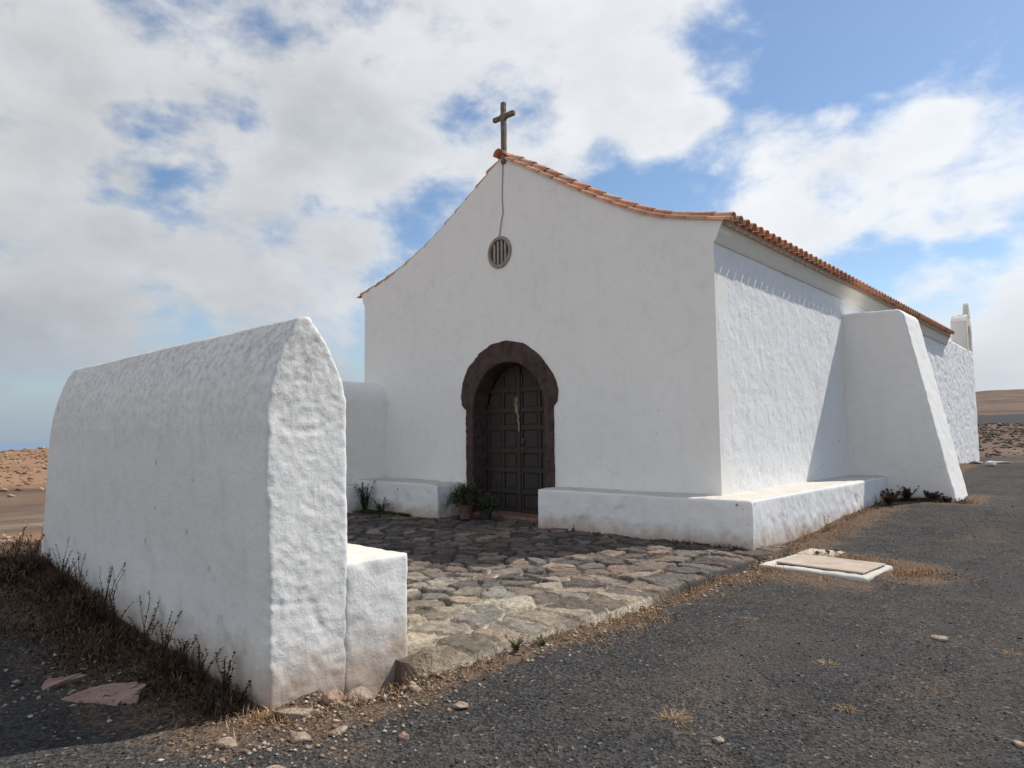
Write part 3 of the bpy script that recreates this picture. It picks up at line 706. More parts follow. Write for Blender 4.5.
# belfry on the rear room
def belf(bm):
    pts = [(30.75, 4.6), (31.95, 4.6), (31.95, 5.75), (31.75, 5.98), (31.5, 6.12), (31.2, 6.12), (30.95, 5.98), (30.75, 5.80)]
    hole = [(31.12, 4.85), (31.62, 4.85), (31.62, 5.45), (31.37, 5.65), (31.12, 5.45)]
    # pillars and lintel around an arched opening
    prism(bm, [(30.75, 4.6), (31.12, 4.6), (31.12, 5.45), (31.2, 5.58), (31.37, 5.66), (31.37, 6.12), (31.2, 6.12), (30.95, 5.98), (30.75, 5.80)], 'x', -5.06, CX-.01)
    prism(bm, [(31.34, 6.12), (31.34, 5.66), (31.54, 5.58), (31.62, 5.45), (31.62, 4.6), (31.95, 4.6), (31.95, 5.75), (31.75, 5.98), (31.5, 6.12)], 'x', -5.06, CX-.01)
bel = part('belfry', masonry('belfry', belf, .035, .008, 51, 1), M_BELF, chapel)
def pinn(bm): prism(bm, [(31.3, 6.0), (31.85, 6.0), (31.8, 6.3), (31.7, 6.5), (31.58, 6.62), (31.45, 6.5), (31.35, 6.3)], 'x', -4.72, -4.55)
o = part('pinnacle', masonry('pinnacle', pinn, .03, .004, 52, 1), M_BELF, bel); o.location = (0, 0, 0)

# ------------------------------------------------------------------ forecourt walls
aw = empty('forecourt_wall', 'thick whitewashed free-standing wall with pointed coping in the left foreground', 'wall', (-6.8, 2.35, 0))
SEC = [(2.10, -.3), (2.09, .64), (2.055, 1.4), (2.052, 1.70), (2.062, 1.84), (2.082, 1.95), (2.112, 2.05), (2.16, 2.17), (2.215, 2.28), (2.262, 2.36), (2.30, 2.385), (2.345, 2.38), (2.40, 2.31), (2.47, 2.22), (2.545, 2.09), (2.60, 1.98), (2.63, 1.85), (2.645, .87), (2.66, -.3)]
def fw(bm):
    A = [bm.verts.new((-3.88, y, z)) for y, z in SEC]
    def endx(z): return np.interp(z, [-.3, .5, 1.0, 1.6, 1.9, 2.1, 2.25, 2.34, 2.38], [-8.92, -8.76, -8.62, -8.45, -8.40, -8.42, -8.48, -8.54, -8.46])
    def xs(z): return endx(z)
    B = [bm.verts.new((xs(z), y, z)) for y, z in SEC]; n = len(SEC)
    bm.faces.new(A); bmesh.ops.triangulate(bm, faces=[bm.faces.new(B[::-1])])
    for i in range(n): bm.faces.new((A[i], B[i], B[(i+1) % n], A[(i+1) % n]))
def fw_relief(co):
    end = sst(-4.02, -3.86, co[:, 0]); front = np.exp(-((co[:, 1]-2.08)/.035)**2)
    return end*(fbm(co, 7, 3, 61)*.0015+fbm(co, 26, 3, 62)*.0032) + front*end*fbm(co, 9, 4, 63)*.006 - end*.012*np.exp(-(np.abs(fbm(co*np.array([1, .7, 2.4]), 1.5, 2, 66))/.035)**2)*.35
part('wall', masonry('wall', fw, .0165, .0045, 60, 0, fw_relief, (1.2, 5)), M_WALL, aw)
def stub(bm): box(bm, -5.6, -3.872, 2.62, 3.15, -.25, .785)
part('bench', masonry('bench', stub, .02, .010, 70, 7, lambda co: fbm(co, 11, 3, 71)*.004), M_WALL, aw, 'low whitewashed bench block behind the wall end')
rw_ = empty('courtyard_side_wall', 'plain whitewashed side wall meeting the left corner of the chapel front', 'wall', (-12.9, 7, 0))
def ret(bm): prism(bm, [(-12.50, -.3), (-12.50, 2.42), (-12.56, 2.62), (-12.66, 2.76), (-12.85, 2.85), (-13.1, 2.86), (-13.34, 2.8), (-13.36, -.3)], 'y', 6.2, CY+.1)
part('wall', masonry('wall', ret, .045, .008, 80, 3), M_FAC, rw_)
part('bench', masonry('bench', lambda bm: box(bm, -12.52, -12.08, 6.4, 8.70, -.25, .62), .04, .014, 81, 3), M_BENCH, rw_)

# ------------------------------------------------------------------ forecourt paving
x0, x1, y0, y1 = -12.6, -3.30, 2.5, 9.5; st = .0155
gx = np.arange(x0, x1, st); gy = np.arange(y0, y1, st); GX, GY = np.meshgrid(gx, gy); px, py = GX.ravel(), GY.ravel()
sites = []; inside = []
y = 2.4
while y < 9.8:
    dy = random.uniform(.18, .36); sites.append((-3.78+random.uniform(-.05, .05), y+dy/2)); inside.append(1)
    sites.append((-3.32-(sites[-1][0]+3.78)*1+random.uniform(-.02, .02), y+dy/2)); inside.append(0); y += dy
yy_ = 2.3; row = 0
while yy_ < 9.9:
    h = random.uniform(.17, .32); xx_ = -4.10-random.uniform(0, .2)
    while xx_ > -12.9:
        w = random.uniform(.26, .62)*(1.0 if random.random() < .7 else .5); sites.append((xx_-w/2+random.uniform(-.09, .09), yy_+random.uniform(-.11, .11))); inside.append(1); xx_ -= w
    yy_ += h
sites = np.array(sites); inside = np.array(inside)
P3 = np.stack([px, py, 0*px], -1)
edgew = sst(-3.5, -3.9, px)
wx = px+edgew*(fbm(P3, 3.2, 3, 101)*.06+fbm(P3, 12, 3, 104)*.016); wy = py+(fbm(P3, 3.2, 3, 102)*.06+fbm(P3, 12, 3, 105)*.016)
F1d = np.empty(len(px)); ID = np.empty(len(px), int); ED = np.empty(len(px))
for s in range(0, len(px), 20000):
    e = min(len(px), s+20000); D = np.hypot(wx[s:e, None]-sites[None, :, 0], wy[s:e, None]-sites[None, :, 1])
    o2 = np.argpartition(D, 2, axis=1)[:, :2]; dd = np.take_along_axis(D, o2, 1); sw = dd[:, 0] > dd[:, 1]
    a = np.where(sw, o2[:, 1], o2[:, 0]); b = np.where(sw, o2[:, 0], o2[:, 1]); d1 = dd.min(1); d2 = dd.max(1)
    sep_ = np.hypot(*(sites[a]-sites[b]).T); ED[s:e] = (d2**2-d1**2)/(2*sep_+1e-6); ID[s:e] = a; F1d[s:e] = d1
r1 = rng.random(len(sites)); r2 = rng.random(len(sites)); tilt = rng.normal(0, .045, (len(sites), 2))
jw = .020+.020*sst(-4.0, -5.5, px)*sst(4.2, 5.5, py)
jw = jw+.014*sst(5.5, 4.2, py); stone = sst(jw*.4, jw*.4+.014, ED)
zz = .026+stone*(.019+.024*r1[ID])+stone*((px-sites[ID, 0])*tilt[ID, 0]+(py-sites[ID, 1])*tilt[ID, 1])
zz += fbm(P3, 5, 4, 111)*.013*stone+fbm(P3, 20, 3, 112)*.006+fbm(P3, .5, 2, 113)*.015
out = (inside[ID] == 0) | (py < 3.02); zz = np.where(out, -.22, zz)
zz -= .012*sst(-3.65, -3.5, px)
# colours of stone kinds
pal = np.array([(.29, .24, .175), (.24, .195, .145), (.36, .31, .235), (.22, .195, .16), (.27, .215, .155), (.21, .195, .165), (.33, .27, .19), (.19, .15, .115)])
pal2 = np.array([(.165, .115, .088), (.13, .095, .078), (.20, .15, .11), (.11, .09, .08), (.15, .10, .08), (.24, .18, .13), (.12, .11, .10)])
ki = rng.integers(0, len(pal), len(sites)); kj = rng.integers(0, len(pal2), len(sites))
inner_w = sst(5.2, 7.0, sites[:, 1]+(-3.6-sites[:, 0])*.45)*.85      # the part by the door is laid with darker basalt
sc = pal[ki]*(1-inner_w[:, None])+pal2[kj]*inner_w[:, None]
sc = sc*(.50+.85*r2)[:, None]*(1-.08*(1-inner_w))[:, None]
mort = np.array((.47, .405, .305)); darkj = np.array((.065, .055, .048))
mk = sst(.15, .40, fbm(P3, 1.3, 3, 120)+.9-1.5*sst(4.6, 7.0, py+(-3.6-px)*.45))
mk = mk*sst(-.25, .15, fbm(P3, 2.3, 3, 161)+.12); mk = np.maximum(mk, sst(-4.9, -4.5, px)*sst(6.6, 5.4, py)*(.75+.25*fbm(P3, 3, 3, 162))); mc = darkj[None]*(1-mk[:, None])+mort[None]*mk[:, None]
blot = sst(.1, .5, fbm(P3, 5, 4, 130))[:, None]
Cc = sc[ID]*(1-.22*blot)+np.array((.12, .11, .095))*.22*blot
fine_ = np.clip(.5+.5*fbm(P3, 24, 3, 150), 0, 1)[:, None]
Cc = Cc*(.72+.56*fine_)
rim = np.exp(-(ED/.028)**2)[:, None]*(1-mk[:, None]*.35); Cc = Cc*(1-.85*rim)
Cc = mc*(1-stone[:, None])+Cc*stone[:, None]
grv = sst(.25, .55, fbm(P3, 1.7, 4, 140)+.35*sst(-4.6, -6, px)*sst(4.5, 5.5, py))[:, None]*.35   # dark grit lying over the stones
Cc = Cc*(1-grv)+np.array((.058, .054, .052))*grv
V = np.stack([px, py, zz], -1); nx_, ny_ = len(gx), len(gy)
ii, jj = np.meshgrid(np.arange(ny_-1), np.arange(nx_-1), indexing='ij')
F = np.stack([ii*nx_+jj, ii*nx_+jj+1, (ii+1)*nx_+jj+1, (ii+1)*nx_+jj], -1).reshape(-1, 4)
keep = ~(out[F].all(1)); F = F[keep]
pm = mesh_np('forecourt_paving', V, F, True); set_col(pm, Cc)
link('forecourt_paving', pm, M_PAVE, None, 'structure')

# ------------------------------------------------------------------ rocks and small things
def rock(name, x, y, sx, sy, sz, mat, label, seed, group=None, cat='stone', rot=0., sink=.3, zb=None, amp=.28, sub=3, rough_=.13):
    bm = bmesh.new(); bmesh.ops.create_icosphere(bm, subdivisions=sub, radius=1)
    co = np.array([v.co[:] for v in bm.verts]); q = np.sign(co)*np.abs(co)**.6
    q = q*(1+amp*fbm(co+seed*3.1, 1.1, 3, seed)[:, None]+rough_*fbm(co+seed, 2.6, 4, seed+2)[:, None])
    # facet it with a few cutting planes
    for k in range(5):
        rr_ = np.random.default_rng(seed*10+k); nrm = rr_.normal(size=3); nrm /= np.linalg.norm(nrm); dd = q@nrm; lim = .62; q = q-np.clip(dd-lim, 0, 9)[:, None]*nrm*.9
    q = q*np.array((sx, sy, sz))/2
    for v, c in zip(bm.verts, q): v.co = c
    me = from_bm(name, bm, True); o = link(name, me, mat)
    z = float(ground_z(np.array([x]), np.array([y]))[0]) if zb is None else zb
    o.location = (x, y, z+sz*(.5-sink)); o.rotation_euler = (0, 0, rot)
    return tag(o, label, cat, group)
rock('boulder', -3.66, 3.12, .43, .36, .32, M_ROCKB, 'tan weathered boulder at the near corner of the stone paving', 5, cat='boulder', rot=.5, zb=-.08, sink=.2, amp=.18, sub=4)
NR_ = 'loose stones at the foot of the near wall'
rock('rock', -3.62, 2.72, .22, .17, .11, M_ROCKP, 'pinkish lumpy stone between the wall bench and the boulder', 11, NR_, rot=.4)
rock('rock', -3.60, 2.50, .20, .15, .12, M_ROCKL, 'cream pitted stone below the wall bench', 12, NR_, rot=.9)
rock('rock', -3.66, 2.40, .13, .11, .07, M_ROCKP, 'small pink stone left of the cream pitted stone', 13, NR_)
rock('rock', -3.70, 2.13, .22, .09, .06, M_ROCKL, 'flat elongated pale slab at the corner foot of the near wall', 14, NR_, rot=.75)
rock('rock', -3.42, 2.83, .10, .07, .04, M_ROCKL, 'small tan chip in front of the boulder', 15, NR_, rot=.2)
GR = 'pale stones scattered on the dark gravel'
for i, (x, y, s, mt_, lb) in enumerate([(-3.02, 2.84, .075, M_ROCKL, 'whitish angular stone alone on gravel right below the boulder'),
      (-3.33, 1.98, .10, M_ROCKL, 'pale stone on sunlit gravel left of bottom centre'), (-3.24, 2.15, .08, M_ROCKL, 'upright thin pale stone near the shadow edge'), (-2.95, 2.35, .06, M_ROCKP, 'small pinkish stone on gravel below the loose wall stones'),
      (-3.6, 1.72, .10, M_ROCKL, 'cream stone lying at the edge of the wall shadow'), (-3.1, 1.72, .07, M_ROCKL, 'bright chip of stone at the bottom edge'),
      (-.53, 4.44, .07, M_ROCKL, 'white flat stone at the right edge of the foreground'), (-1.21, 6.19, .09, M_ROCKL, 'long pale splinter of stone on the right gravel'),
      (-1.71, 3.47, .05, M_ROCKL, 'small pale stone in the middle of the foreground gravel')]):
    rock('rock', x, y, s*1.3, s, s*.55, mt_, lb, 20+i, GR, rot=i*.9, sub=2)
SHR = 'pinkish bedrock lumps in the wall shadow'
for i, (x, y, a, b, h) in enumerate([(-4.78, 1.50, .46, .24, .12), (-5.25, 1.36, .22, .15, .08)]):
    rock('bedrock', x, y, a, b, h, M_ROCKP, ['largest pinkish bedrock lump in the wall shadow', 'second pinkish lump left of the largest one in shadow', 'small bedrock chip nearest the shadow edge', 'thin bedrock sliver behind the largest lump in shadow'][i], 40+i, SHR, rot=i*.5+.6, sink=.45, amp=.38, sub=5, rough_=.34)
rock('rock', -3.45, 27.6, .6, .3, .09, M_ROCKW, 'white flat slab on gravel beyond the far chapel corner', 51, 'white stones beyond the far chapel corner', rot=.2, sink=.2)
rock('rock', -3.36, 25.6, .26, .24, .20, M_ROCKW, 'round white stone in front of the white flat slab', 52, 'white stones beyond the far chapel corner', sink=.2)
rock('rock', -3.95, 27.2, .4, .3, .12, M_ROCKL, 'dull pale stone left of the white flat slab', 53, 'white stones beyond the far chapel corner', sink=.2)

# cistern cover
cv = empty('cistern_cover', 'low whitewashed cistern cover with a flat tan lid on the gravel', 'cover', (-2.74, 8.5, 0))
part('base', masonry('base', lambda bm: prism(bm, [(-3.40, 8.04), (-2.20, 7.98), (-2.17, 8.93), (-3.33, 9.0)], 'z', -.1, .055), .02, .012, 90, 2), M_COVER, cv)
bm = bmesh.new(); prism(bm, [(-3.24, 8.17), (-2.27, 8.10), (-2.22, 8.82), (-3.20, 8.90)], 'z', .068, .088)
me = from_bm('lid', bm); o = part('lid', me, M_LID, cv); bvm = o.modifiers.new('b', 'BEVEL'); bvm.width = .006
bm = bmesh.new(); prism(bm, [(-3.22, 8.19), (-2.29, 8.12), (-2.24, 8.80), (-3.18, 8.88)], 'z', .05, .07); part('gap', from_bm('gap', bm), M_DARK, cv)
sl = tag(link('slab', masonry('slab', lambda bm: prism(bm, [(-3.36, 9.12), (-2.88, 9.10), (-2.9, 9.62), (-3.34, 9.6)], 'z', -.1, .055), .02, .006, 92, 2), M_BENCH), 'small white concrete slab with three dark stones behind the cistern cover', 'slab')
for i, (x, y) in enumerate([(-3.10, 9.17), (-3.02, 9.32), (-2.97, 9.5)]):
    rock('stone', x, y, .06, .055, .05, M_POT2, ['dark pebble on the white slab, nearest the cistern lid', 'dark pebble on the white slab, middle of three', 'dark pebble on the white slab, farthest of three'][i], 95+i, 'dark pebbles on the white slab', zb=.06, sink=.15, sub=2)

# palm frond in the door
pf = bmesh.new()
ax = [Vector((-8.90, DY-.04, 2.32)), Vector((-8.86, DY-.05, 2.15)), Vector((-8.835, DY-.05, 1.98)), Vector((-8.82, DY-.045, 1.80)), Vector((-8.82, DY-.04, 1.68))]
tube(pf, ax, [.003, .009, .013, .016, .012], 5)
for i in range(26):
    t = random.random(); p = ax[0].lerp(ax[3], t); s = random.choice((-1, 1)); L = .10+.12*t*(1-t)*3
    q = p+Vector((s*L*.42, -.01, L*random.uniform(.6, 1))); w = Vector((0.008, 0, .004))
    vs = [pf.verts.new(v) for v in (p-w, p+w, q)]; pf.faces.new(vs)
tag(link('palm_frond', from_bm('palm_frond', pf), M_PALM), 'dried straw coloured palm frond tucked into the closed door', 'palm frond')

# ------------------------------------------------------------------ plants
class Leaves:
    def __init__(s): s.V, s.F, s.C = [], [], []
    def quad(s, p, d, w, L, c, bend=.0, wdir=None):
        p = np.array(p, float); d = np.array(d, float); d /= np.linalg.norm(d)+1e-9
        wd = np.cross(d, (0, 0, 1)) if wdir is None else np.array(wdir, float)
        if np.linalg.norm(wd) < 1e-3: wd = np.array((1., 0, 0))
        wd = wd/np.linalg.norm(wd)*w/2; m = p+d*L*.5; e = p+d*L+np.array((0, 0, -bend*L)); b = len(s.V)
        s.V += [tuple(p-wd*.35), tuple(p+wd*.35), tuple(m+wd), tuple(e), tuple(m-wd), tuple(p)]
        s.V.pop(); s.F.append((b, b+1, b+2, b+4)); s.F.append((b+4, b+2, b+3, b+3)); s.C += [tuple(c)]*5
    def mesh(s, name):
        me = bpy.data.meshes.new(name); me.from_pydata(s.V, [], [tuple(dict.fromkeys(q)) for q in s.F]); set_col(me, s.C); return me
def blade_field(name, segs, count, hmin, hmax, cols, width=.006, spread=.5):
    """many thin grass blades (one mesh)"""
    L = Leaves()
    wts = np.array([s[5] for s in segs], float); wts /= wts.sum()
    pick = rng.choice(len(segs), count, p=wts)
    for k in pick:
        ax_, ay_, bx_, by_, w, _ = segs[k]; t = rng.random(); x = ax_+(bx_-ax_)*t+rng.normal()*w; y = ay_+(by_-ay_)*t+rng.normal()*w
        if (x < -3.58 and 2.12 < y < 8.95) or (x < CX+.02 and y > 8.9) or (x < -3.82 and 8.9 < y < 15.1) or (-3.88 > x > -9.2 and 2.08 < y < 2.65): continue
        if -4.6 < x < -2.58 and 15.6 < y < 17: continue
        if -3.38 < x < -2.12 and 8.02 < y < 8.95: continue
        L.V_ = None; h = rng.uniform(hmin, hmax)*(.5+rng.random()); d = np.array((rng.normal()*spread, rng.normal()*spread, 1.0))
        if math.sin(x*9.1+y*2.3)+math.sin(y*6.7-x*3.1)+math.sin(y*2.9) < rng.normal()*.6-.2: continue
        c = np.array(cols[rng.integers(len(cols))])*rng.uniform(.7, 1.2); gz = GZ(x, y)
        L.quad((x, y, gz-.01), d, width, h, c, rng.uniform(0, .4))
    me = L.mesh(name); o = link(name, me, M_LEAF); o['kind'] = 'stuff'; return o
_gzc = {}
def GZ(x, y):
    k = (round(x, 1), round(y, 1))
    if k not in _gzc: _gzc[k] = float(ground_z(np.array([k[0]]), np.array([k[1]]))[0])
    return _gzc[k]
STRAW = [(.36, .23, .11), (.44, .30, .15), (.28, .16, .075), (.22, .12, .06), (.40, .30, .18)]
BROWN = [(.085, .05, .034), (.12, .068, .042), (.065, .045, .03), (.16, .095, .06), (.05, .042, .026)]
blade_field('dry_grass', [(-3.40, 3.3, -3.40, 8.8, .07, 5), (-3.25, 3.6, -3.2, 8.8, .14, 4), (-3.74, 8.95, -3.70, 14.9, .06, 9), (-3.5, 9.0, -3.4, 13.5, .16, 4), (-2.55, 7.85, -3.4, 7.9, .09, 2), (-2.0, 8.1, -1.9, 9.0, .14, 2.5), (-1.9, 8.6, -1.45, 8.7, .15, 1.2),
             (-3.2, 9.2, -2.3, 9.15, .12, 2), (-3.7, 2.05, -3.55, 3.0, .10, 3), (-3.95, 2.0, -3.4, 1.95, .12, 2), (-3.7, 15.35, -2.5, 15.4, .14, 4), (-4.45, 17, -4.45, 32, .12, 3), (-2.5, 15, -2.4, 16.6, .06, .6)],
            21000, .03, .10, STRAW+[(.20, .10, .05), (.26, .13, .06)], .005, .7)
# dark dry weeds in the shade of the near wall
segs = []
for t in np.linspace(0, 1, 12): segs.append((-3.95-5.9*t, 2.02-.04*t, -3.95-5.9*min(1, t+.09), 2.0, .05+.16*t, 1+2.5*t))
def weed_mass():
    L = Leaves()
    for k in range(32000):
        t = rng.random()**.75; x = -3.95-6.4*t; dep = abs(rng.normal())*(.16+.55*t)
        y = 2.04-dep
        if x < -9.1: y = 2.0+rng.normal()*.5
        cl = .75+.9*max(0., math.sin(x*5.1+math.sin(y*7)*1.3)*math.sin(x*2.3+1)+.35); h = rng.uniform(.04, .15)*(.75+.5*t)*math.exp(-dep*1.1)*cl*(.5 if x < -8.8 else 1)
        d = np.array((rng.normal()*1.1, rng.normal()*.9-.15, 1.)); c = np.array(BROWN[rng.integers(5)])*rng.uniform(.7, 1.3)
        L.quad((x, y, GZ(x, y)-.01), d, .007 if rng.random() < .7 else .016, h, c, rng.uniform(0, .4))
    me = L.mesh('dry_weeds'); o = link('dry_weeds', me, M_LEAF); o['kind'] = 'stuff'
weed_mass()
def stalk_plant(name, x, y, h, ns, cols, label, group, seed, leaf=.03, lean=.25, nl=26, zb=None, cat='weed'):
    rs = np.random.default_rng(seed); root = empty(name, label, cat, (x, y, GZ(x, y) if zb is None else zb), group); base = root.location
    bm = bmesh.new(); L = Leaves()
    for s in range(ns):
        a = rs.uniform(0, 2*math.pi); ln = rs.uniform(.2, 1)*lean; hh = h*rs.uniform(.35, .9); pts = []
        for k in range(6):
            t = k/5; pts.append((x+math.cos(a)*ln*hh*t**1.4+rs.normal()*.006, y+math.sin(a)*ln*hh*t**1.4*.8+rs.normal()*.006, base.z-.02+hh*t))
        tube(bm, pts, [.004*(1-.7*k/5) for k in range(6)], 4)
        for q in range(nl):
            t = rs.uniform(.15, 1)**.7; i = min(4, int(t*5)); p = np.array(pts[i])*(1-(t*5-i))+np.array(pts[i+1])*(t*5-i)
            c = np.array(cols[rs.integers(len(cols))])*rs.uniform(.7, 1.3)
            L.quad(p, (rs.normal(), rs.normal(), rs.uniform(.1, 1.2)), leaf*.55*rs.uniform(.6, 1.2), leaf*rs.uniform(.7, 1.5), c, .2)
    me = from_bm('stem', bm); 
    co = np.tile(np.array(cols[0])*.8, (len(me.vertices), 1)); set_col(me, co)
    part('stem', me, M_LEAF, root); part('foliage', L.mesh('foliage'), M_LEAF, root); return root
WG = 'dry weeds standing against the near wall'
ws = [(-9.2, 1.98, .42, 3), (-8.55, 1.97, .40, 3), (-8.05, 1.95, .30, 2), (-7.4, 1.93, .52, 5), (-6.95, 1.95, .50, 4), (-6.35, 1.96, .62, 3), (-6.05, 1.96, .40, 3), (-5.5, 1.98, .50, 2), (-5.15, 1.99, .42, 2), (-4.85, 2.0, .32, 3), (-4.55, 2.0, .34, 3), (-4.25, 2.01, .33, 3), (-4.08, 2.02, .22, 2)]
words = ['farthest dry weed at the left end of the near wall', 'second weed from the left end of the near wall', 'short sparse weed third from the wall\'s left end', 'bushy brown weed fourth from the wall\'s left end', 'bushy weed fifth from the left, beside the tallest stalk', 'tallest thin weed stalk rising in front of the near wall', 'brown weed just right of the tallest stalk', 'thin two-stalk weed midway along the near wall', 'thin weed sixth from the near corner of the wall', 'low spiky weed fourth from the near wall corner', 'low spiky weed third from the near wall corner', 'weed second from the near corner of the wall', 'smallest weed right beside the near wall corner']
for i, ((x, y, h, ns), w) in enumerate(zip(ws, words)):
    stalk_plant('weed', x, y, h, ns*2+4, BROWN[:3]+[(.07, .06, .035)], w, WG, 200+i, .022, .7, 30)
GREEN = [(.045, .075, .03), (.07, .10, .04), (.035, .055, .025), (.10, .10, .05)]
OLIVE = [(.10, .11, .045), (.14, .13, .06), (.07, .08, .035), (.20, .16, .08)]
stalk_plant('weed', -11.9, 8.50, .75, 26, GREEN, 'dark green weed growing at the foot of the left bench', None, 301, .05, .45, 34, zb=.04)
stalk_plant('weed', -11.35, 8.52, .42, 24, GREEN, 'low green weed right of the taller one by the left bench', None, 302, .04, 1.1, 24, zb=.04)
stalk_plant('weed', -3.42, 3.78, .16, 12, OLIVE, 'small olive weed growing from the paving edge near the boulder', None, 303, .022, .9, 26)
stalk_plant('weed', -3.40, 4.05, .12, 8, OLIVE, 'tiny olive sprig beside the paving edge, farther from the boulder', None, 304, .02, .9, 20)
stalk_plant('shrub', -3.40, 15.2, .36, 30, GREEN[2:3]+BROWN, 'dark low shrub where the bench meets the buttress', None, 305, .045, .9, 36, cat='shrub')
stalk_plant('weed', -3.62, 14.0, .30, 9, OLIVE, 'olive weed against the side bench before the buttress', None, 306, .035, .6, 22)
stalk_plant('weed', -3.68, 11.4, .36, 5, STRAW, 'dry straw weed standing against the side bench', None, 307, .025, .4, 18)
stalk_plant('weed', -3.68, 10.4, .30, 5, STRAW, 'dry straw weed against the side bench, nearer its corner', None, 308, .025, .4, 18)
stalk_plant('weed', -6.75, 8.84, .16, 5, OLIVE, 'tiny green sprig at the foot of the right bench', None, 309, .03, .6, 14, zb=.05)
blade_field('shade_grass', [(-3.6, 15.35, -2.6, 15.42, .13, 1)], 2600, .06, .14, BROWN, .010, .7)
def green_strip():
    L = Leaves()
    for k in range(2600):
        x = rng.uniform(-12.45, -10.6); y = 8.66-abs(rng.normal())*.14; h = rng.uniform(.04, .13)
        L.quad((x, y, .05), (rng.normal()*.6, rng.normal()*.6, 1), .012, h, np.array(GREEN[rng.integers(4)])*rng.uniform(.6, 1.2), .3)
    for k in range(900):
        x = rng.uniform(-7.4, -3.9); y = 8.90-abs(rng.normal())*.08; h = rng.uniform(.02, .08)*(1.6 if x > -5 else .6)
        L.quad((x, y, .05), (rng.normal()*.6, rng.normal()*.6, 1), .008, h, np.array(BROWN[rng.integers(5)])*rng.uniform(.7, 1.2), .3)
    o = link('bench_grass', L.mesh('bench_grass'), M_LEAF); o['kind'] = 'stuff'
green_strip()
for i, (x, y, h, lb) in enumerate([(-3.0, 15.42, .24, 'low brown bush along the buttress foot, middle of three'), (-2.75, 15.45, .15, 'low brown bush near the outer corner of the buttress'), (-3.6, 15.0, .30, 'dry brown bush beside the dark shrub at the bench end'), (-3.55, 14.5, .26, 'dry bush against the side bench just before the buttress')]):
    stalk_plant('shrub', x, y, h, 26, BROWN+STRAW[3:4], lb, 'low bushes at the buttress foot', 330+i, .05, 1.2, 34, cat='shrub')
# tufts of dry grass on the gravel
for i, (x, y, s, lb) in enumerate([(-1.66, 5.02, .10, 'dry grass tuft in the middle of the right gravel'), (-2.0, 3.5, .13, 'sprawling dry twig tuft near the bottom of the gravel'), (-1.35, 4.35, .07, 'small round tan tuft on the foreground gravel'), (-.75, 6.1, .10, 'dry tuft toward the right side of the gravel'), (-2.6, 5.9, .10, 'dry tuft on gravel between paving edge and cover')]):
    L = Leaves(); rs = np.random.default_rng(400+i)
    for k in range(110):
        a = rs.uniform(0, 6.28); q = rs.random()*s*.6; L.quad((x+math.cos(a)*q, y+math.sin(a)*q, GZ(x, y)-.005), (math.cos(a+rs.normal()*.5), math.sin(a+rs.normal()*.5), rs.uniform(.1, .7)), .004, s*rs.uniform(.3, .8), np.array(STRAW[rs.integers(5)])*rs.uniform(.6, 1.1), .2)
    tag(link('grass_tuft', L.mesh('grass_tuft'), M_LEAF), lb, 'grass tuft', 'dry tufts on the gravel')

# potted plants
def pot(x, y, z, r1, r2, h, mat, label, cols, fr, fh, seed, leafs, lsz):
    leafs = int(leafs*1.9)
    root = empty('potted_plant', label, 'potted plant', (x, y, z), 'potted plants by the door')
    bm = bmesh.new(); prof = [(r1*.0, 0), (r1, 0), (r2, h*.82), (r2*1.12, h*.83), (r2*1.14, h), (r2*1.0, h), (r2*.94, h*.9), (0.001, h*.9)]; rings = []
    for rad, zz_ in prof: rings.append([bm.verts.new((x+max(rad, .001)*math.cos(a), y+max(rad, .001)*math.sin(a), z+zz_)) for a in np.linspace(0, 2*math.pi, 24, endpoint=False)])
    for A, B in zip(rings[:-1], rings[1:]):
        for i in range(24): bm.faces.new((A[i], A[(i+1) % 24], B[(i+1) % 24], B[i]))
    part('pot', from_bm('pot', bm, False), mat, root)
    L = Leaves(); rs = np.random.default_rng(seed); bm = bmesh.new(); c0 = np.array((x, y, z+h))
    for s in range(22):
        a = rs.uniform(0, 6.28); e = rs.uniform(.2, 1.4); tip = c0+np.array((math.cos(a)*math.cos(e)*fr, math.sin(a)*math.cos(e)*fr*.8, math.sin(e)*fh))*rs.uniform(.7, 1)
        tube(bm, [c0-np.array((0, 0, .05)), (c0+tip)/2+np.array((0, 0, .04)), tip], [.006, .004, .002], 4)
        for q in range(leafs):
            p = tip+rs.normal(size=3)*np.array((.09, .08, .07))*(fr/.35)
            L.quad(p, rs.normal(size=3)+np.array((0, 0, .4)), lsz*.5, lsz*rs.uniform(.7, 1.3), np.array(cols[rs.integers(len(cols))])*rs.uniform(.6, 1.4), .3)
    me = from_bm('stem', bm); set_col(me, np.tile(np.array((.06, .05, .03)), (len(me.vertices), 1))); part('stem', me, M_LEAF, root)
    part('foliage', L.mesh('foliage'), M_LEAF, root)
pot(-9.37, 8.98, .07, .11, .145, .26, M_POT, 'leafy dark plant in a terracotta pot left of the door', GREEN, .30, .34, 501, 40, .06)
pot(-8.98, 9.12, .07, .09, .12, .16, M_POT2, 'small dark plant in a dark pot in front of the door', GREEN, .20, .24, 502, 26, .05)

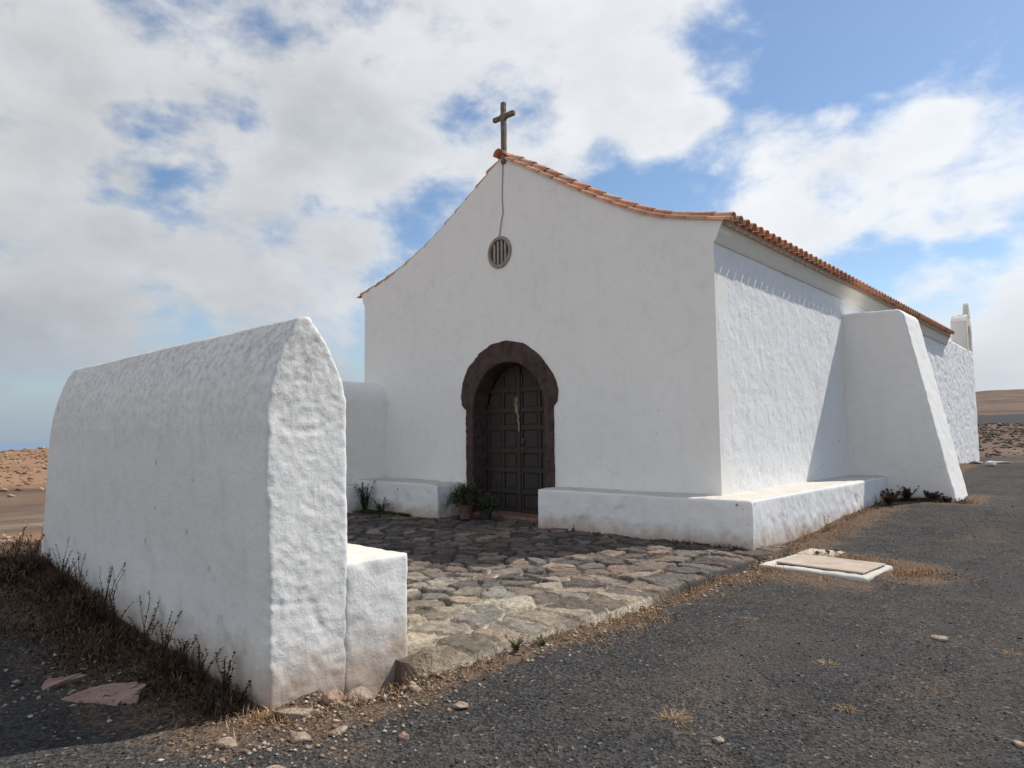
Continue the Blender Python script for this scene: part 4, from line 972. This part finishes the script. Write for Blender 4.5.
# ------------------------------------------------------------------ gravel grains and rubble (uncountable)
def scatter(name, pts, sizes, cols, flat=.65):
    n = len(pts); base = np.array([(1, 0, 0), (0, 1, 0), (-1, 0, 0), (0, -1, 0), (0, 0, 1), (0, 0, -1)], float)
    fc = np.array([(0, 1, 4), (1, 2, 4), (2, 3, 4), (3, 0, 4), (1, 0, 5), (2, 1, 5), (3, 2, 5), (0, 3, 5)])
    j = rng.uniform(.6, 1.25, (n, 6, 1)); a = rng.uniform(0, 6.28, n); ca, sa = np.cos(a), np.sin(a)
    B = base[None]*j*sizes[:, None, None]; B[:, :, 0] *= 1.25; B[:, :, 2] *= flat; B += rng.normal(0, .15, B.shape)*sizes[:, None, None]
    x = B[:, :, 0]*ca[:, None]-B[:, :, 1]*sa[:, None]; y = B[:, :, 0]*sa[:, None]+B[:, :, 1]*ca[:, None]
    V = np.stack([x, y, B[:, :, 2]], -1)+pts[:, None, :]; F = fc[None]+np.arange(n)[:, None, None]*6
    me = mesh_np(name, V.reshape(-1, 3), F.reshape(-1, 3)); set_col(me, np.repeat(cols, 6, 0)); o = link(name, me, M_PEB); o['kind'] = 'stuff'; return o
def outside(x, y): return ~(((x < -3.52) & (x > -13.3) & (y > 2.5) & (y < 9.6)) | ((x < -3.86) & (x > -9.1) & (y > 2.08) & (y < 2.7)) | ((x < -3.8) & (y > 8.9) & (y < 32)) | ((x < -2.6) & (x > -4.6) & (y > 15.6) & (y < 17)) | ((x > -3.4) & (x < -2.1) & (y > 8) & (y < 9)))
n = 90000; a = rng.uniform(-1.62, .25, n); rd = 1.8*np.power(9.5, rng.random(n)); x, y = np.sin(a)*rd, np.cos(a)*rd
k = outside(x, y); x, y, rd = x[k], y[k], rd[k]; n = len(x)
sz = rng.uniform(.0022, .0062, n)*(.85+.045*rd); big = rng.random(n) < .03; sz[big] *= 2.0
z = ground_z(x, y)+sz*.25; t = rng.random(n)
sz = np.where((t >= .962), sz*.8, sz)
cols = np.where((t < .55)[:, None], np.array((.036, .034, .033)), np.where((t < .86)[:, None], np.array((.085, .080, .074)), np.where((t < .962)[:, None], np.array((.20, .14, .095)), np.array((.46, .42, .36)))))*rng.uniform(.7, 1.25, (n, 1))
scatter('gravel', np.stack([x, y, z], -1), sz, cols)
# light rubble near the foot of the wall and paving edge, and shadowed rubble
def band(n, segs):
    X_, Y_ = [], []
    for (a_, b_, c_, d_, w, cnt) in segs:
        t = rng.random(cnt); X_.append(a_+(c_-a_)*t+rng.normal(0, w, cnt)); Y_.append(b_+(d_-b_)*t+rng.normal(0, w, cnt))
    x, y = np.concatenate(X_), np.concatenate(Y_); k = outside(x, y); return x[k], y[k]
x, y = band(0, [(-3.75, 2.0, -3.45, 3.1, .10, 320), (-3.6, 1.9, -3.2, 2.9, .25, 160), (-3.35, 3.2, -3.4, 8.6, .12, 260), (-4.8, 1.5, -5.6, 1.3, .25, 120), (-3.7, 1.7, -2.9, 2.0, .3, 160), (-10.5, -1, -12.5, 4, .8, 900)])
n = len(x); rdist = np.hypot(x, y); sz = rng.uniform(.006, .018, n)*(.6+.12*rdist); z = ground_z(x, y)+sz*.2
cols = np.array([(.32, .24, .17), (.26, .165, .11), (.42, .36, .29), (.19, .125, .09)])[rng.integers(0, 4, n)]*rng.uniform(.7, 1.2, (n, 1))
scatter('rubble', np.stack([x, y, z], -1), sz, cols)
# far scrub and field stones
n = 4200; a = np.radians(rng.uniform(-14, 14, n)); rd = rng.uniform(36, 98, n); x, y = np.sin(a)*rd, np.cos(a)*rd; sz = rng.uniform(.06, .20, n)*(.4+rd/110); z = ground_z(x, y)+sz*.2
t = rng.random(n); cols = np.where((t < .5)[:, None], np.array((.06, .052, .034)), np.where((t < .94)[:, None], np.array((.11, .075, .05)), np.array((.26, .23, .20))))*rng.uniform(.7, 1.3, (n, 1))
scatter('distant_scrub', np.stack([x, y, z], -1), sz, cols, .45)
n = 3500; a = np.radians(rng.uniform(-100, -60, n)); rd = rng.uniform(24, 160, n); x, y = np.sin(a)*rd, np.cos(a)*rd; sz = rng.uniform(.05, .22, n)*(.5+rd/110); z = ground_z(x, y)+sz*.15
t = rng.random(n); sz = np.where((t >= .962), sz*.8, sz)
cols = np.where((t < .55)[:, None], np.array((.17, .10, .06)), np.array((.34, .24, .155)))*rng.uniform(.7, 1.3, (n, 1))
scatter('hillside_stones', np.stack([x, y, z], -1), sz, cols, .55)
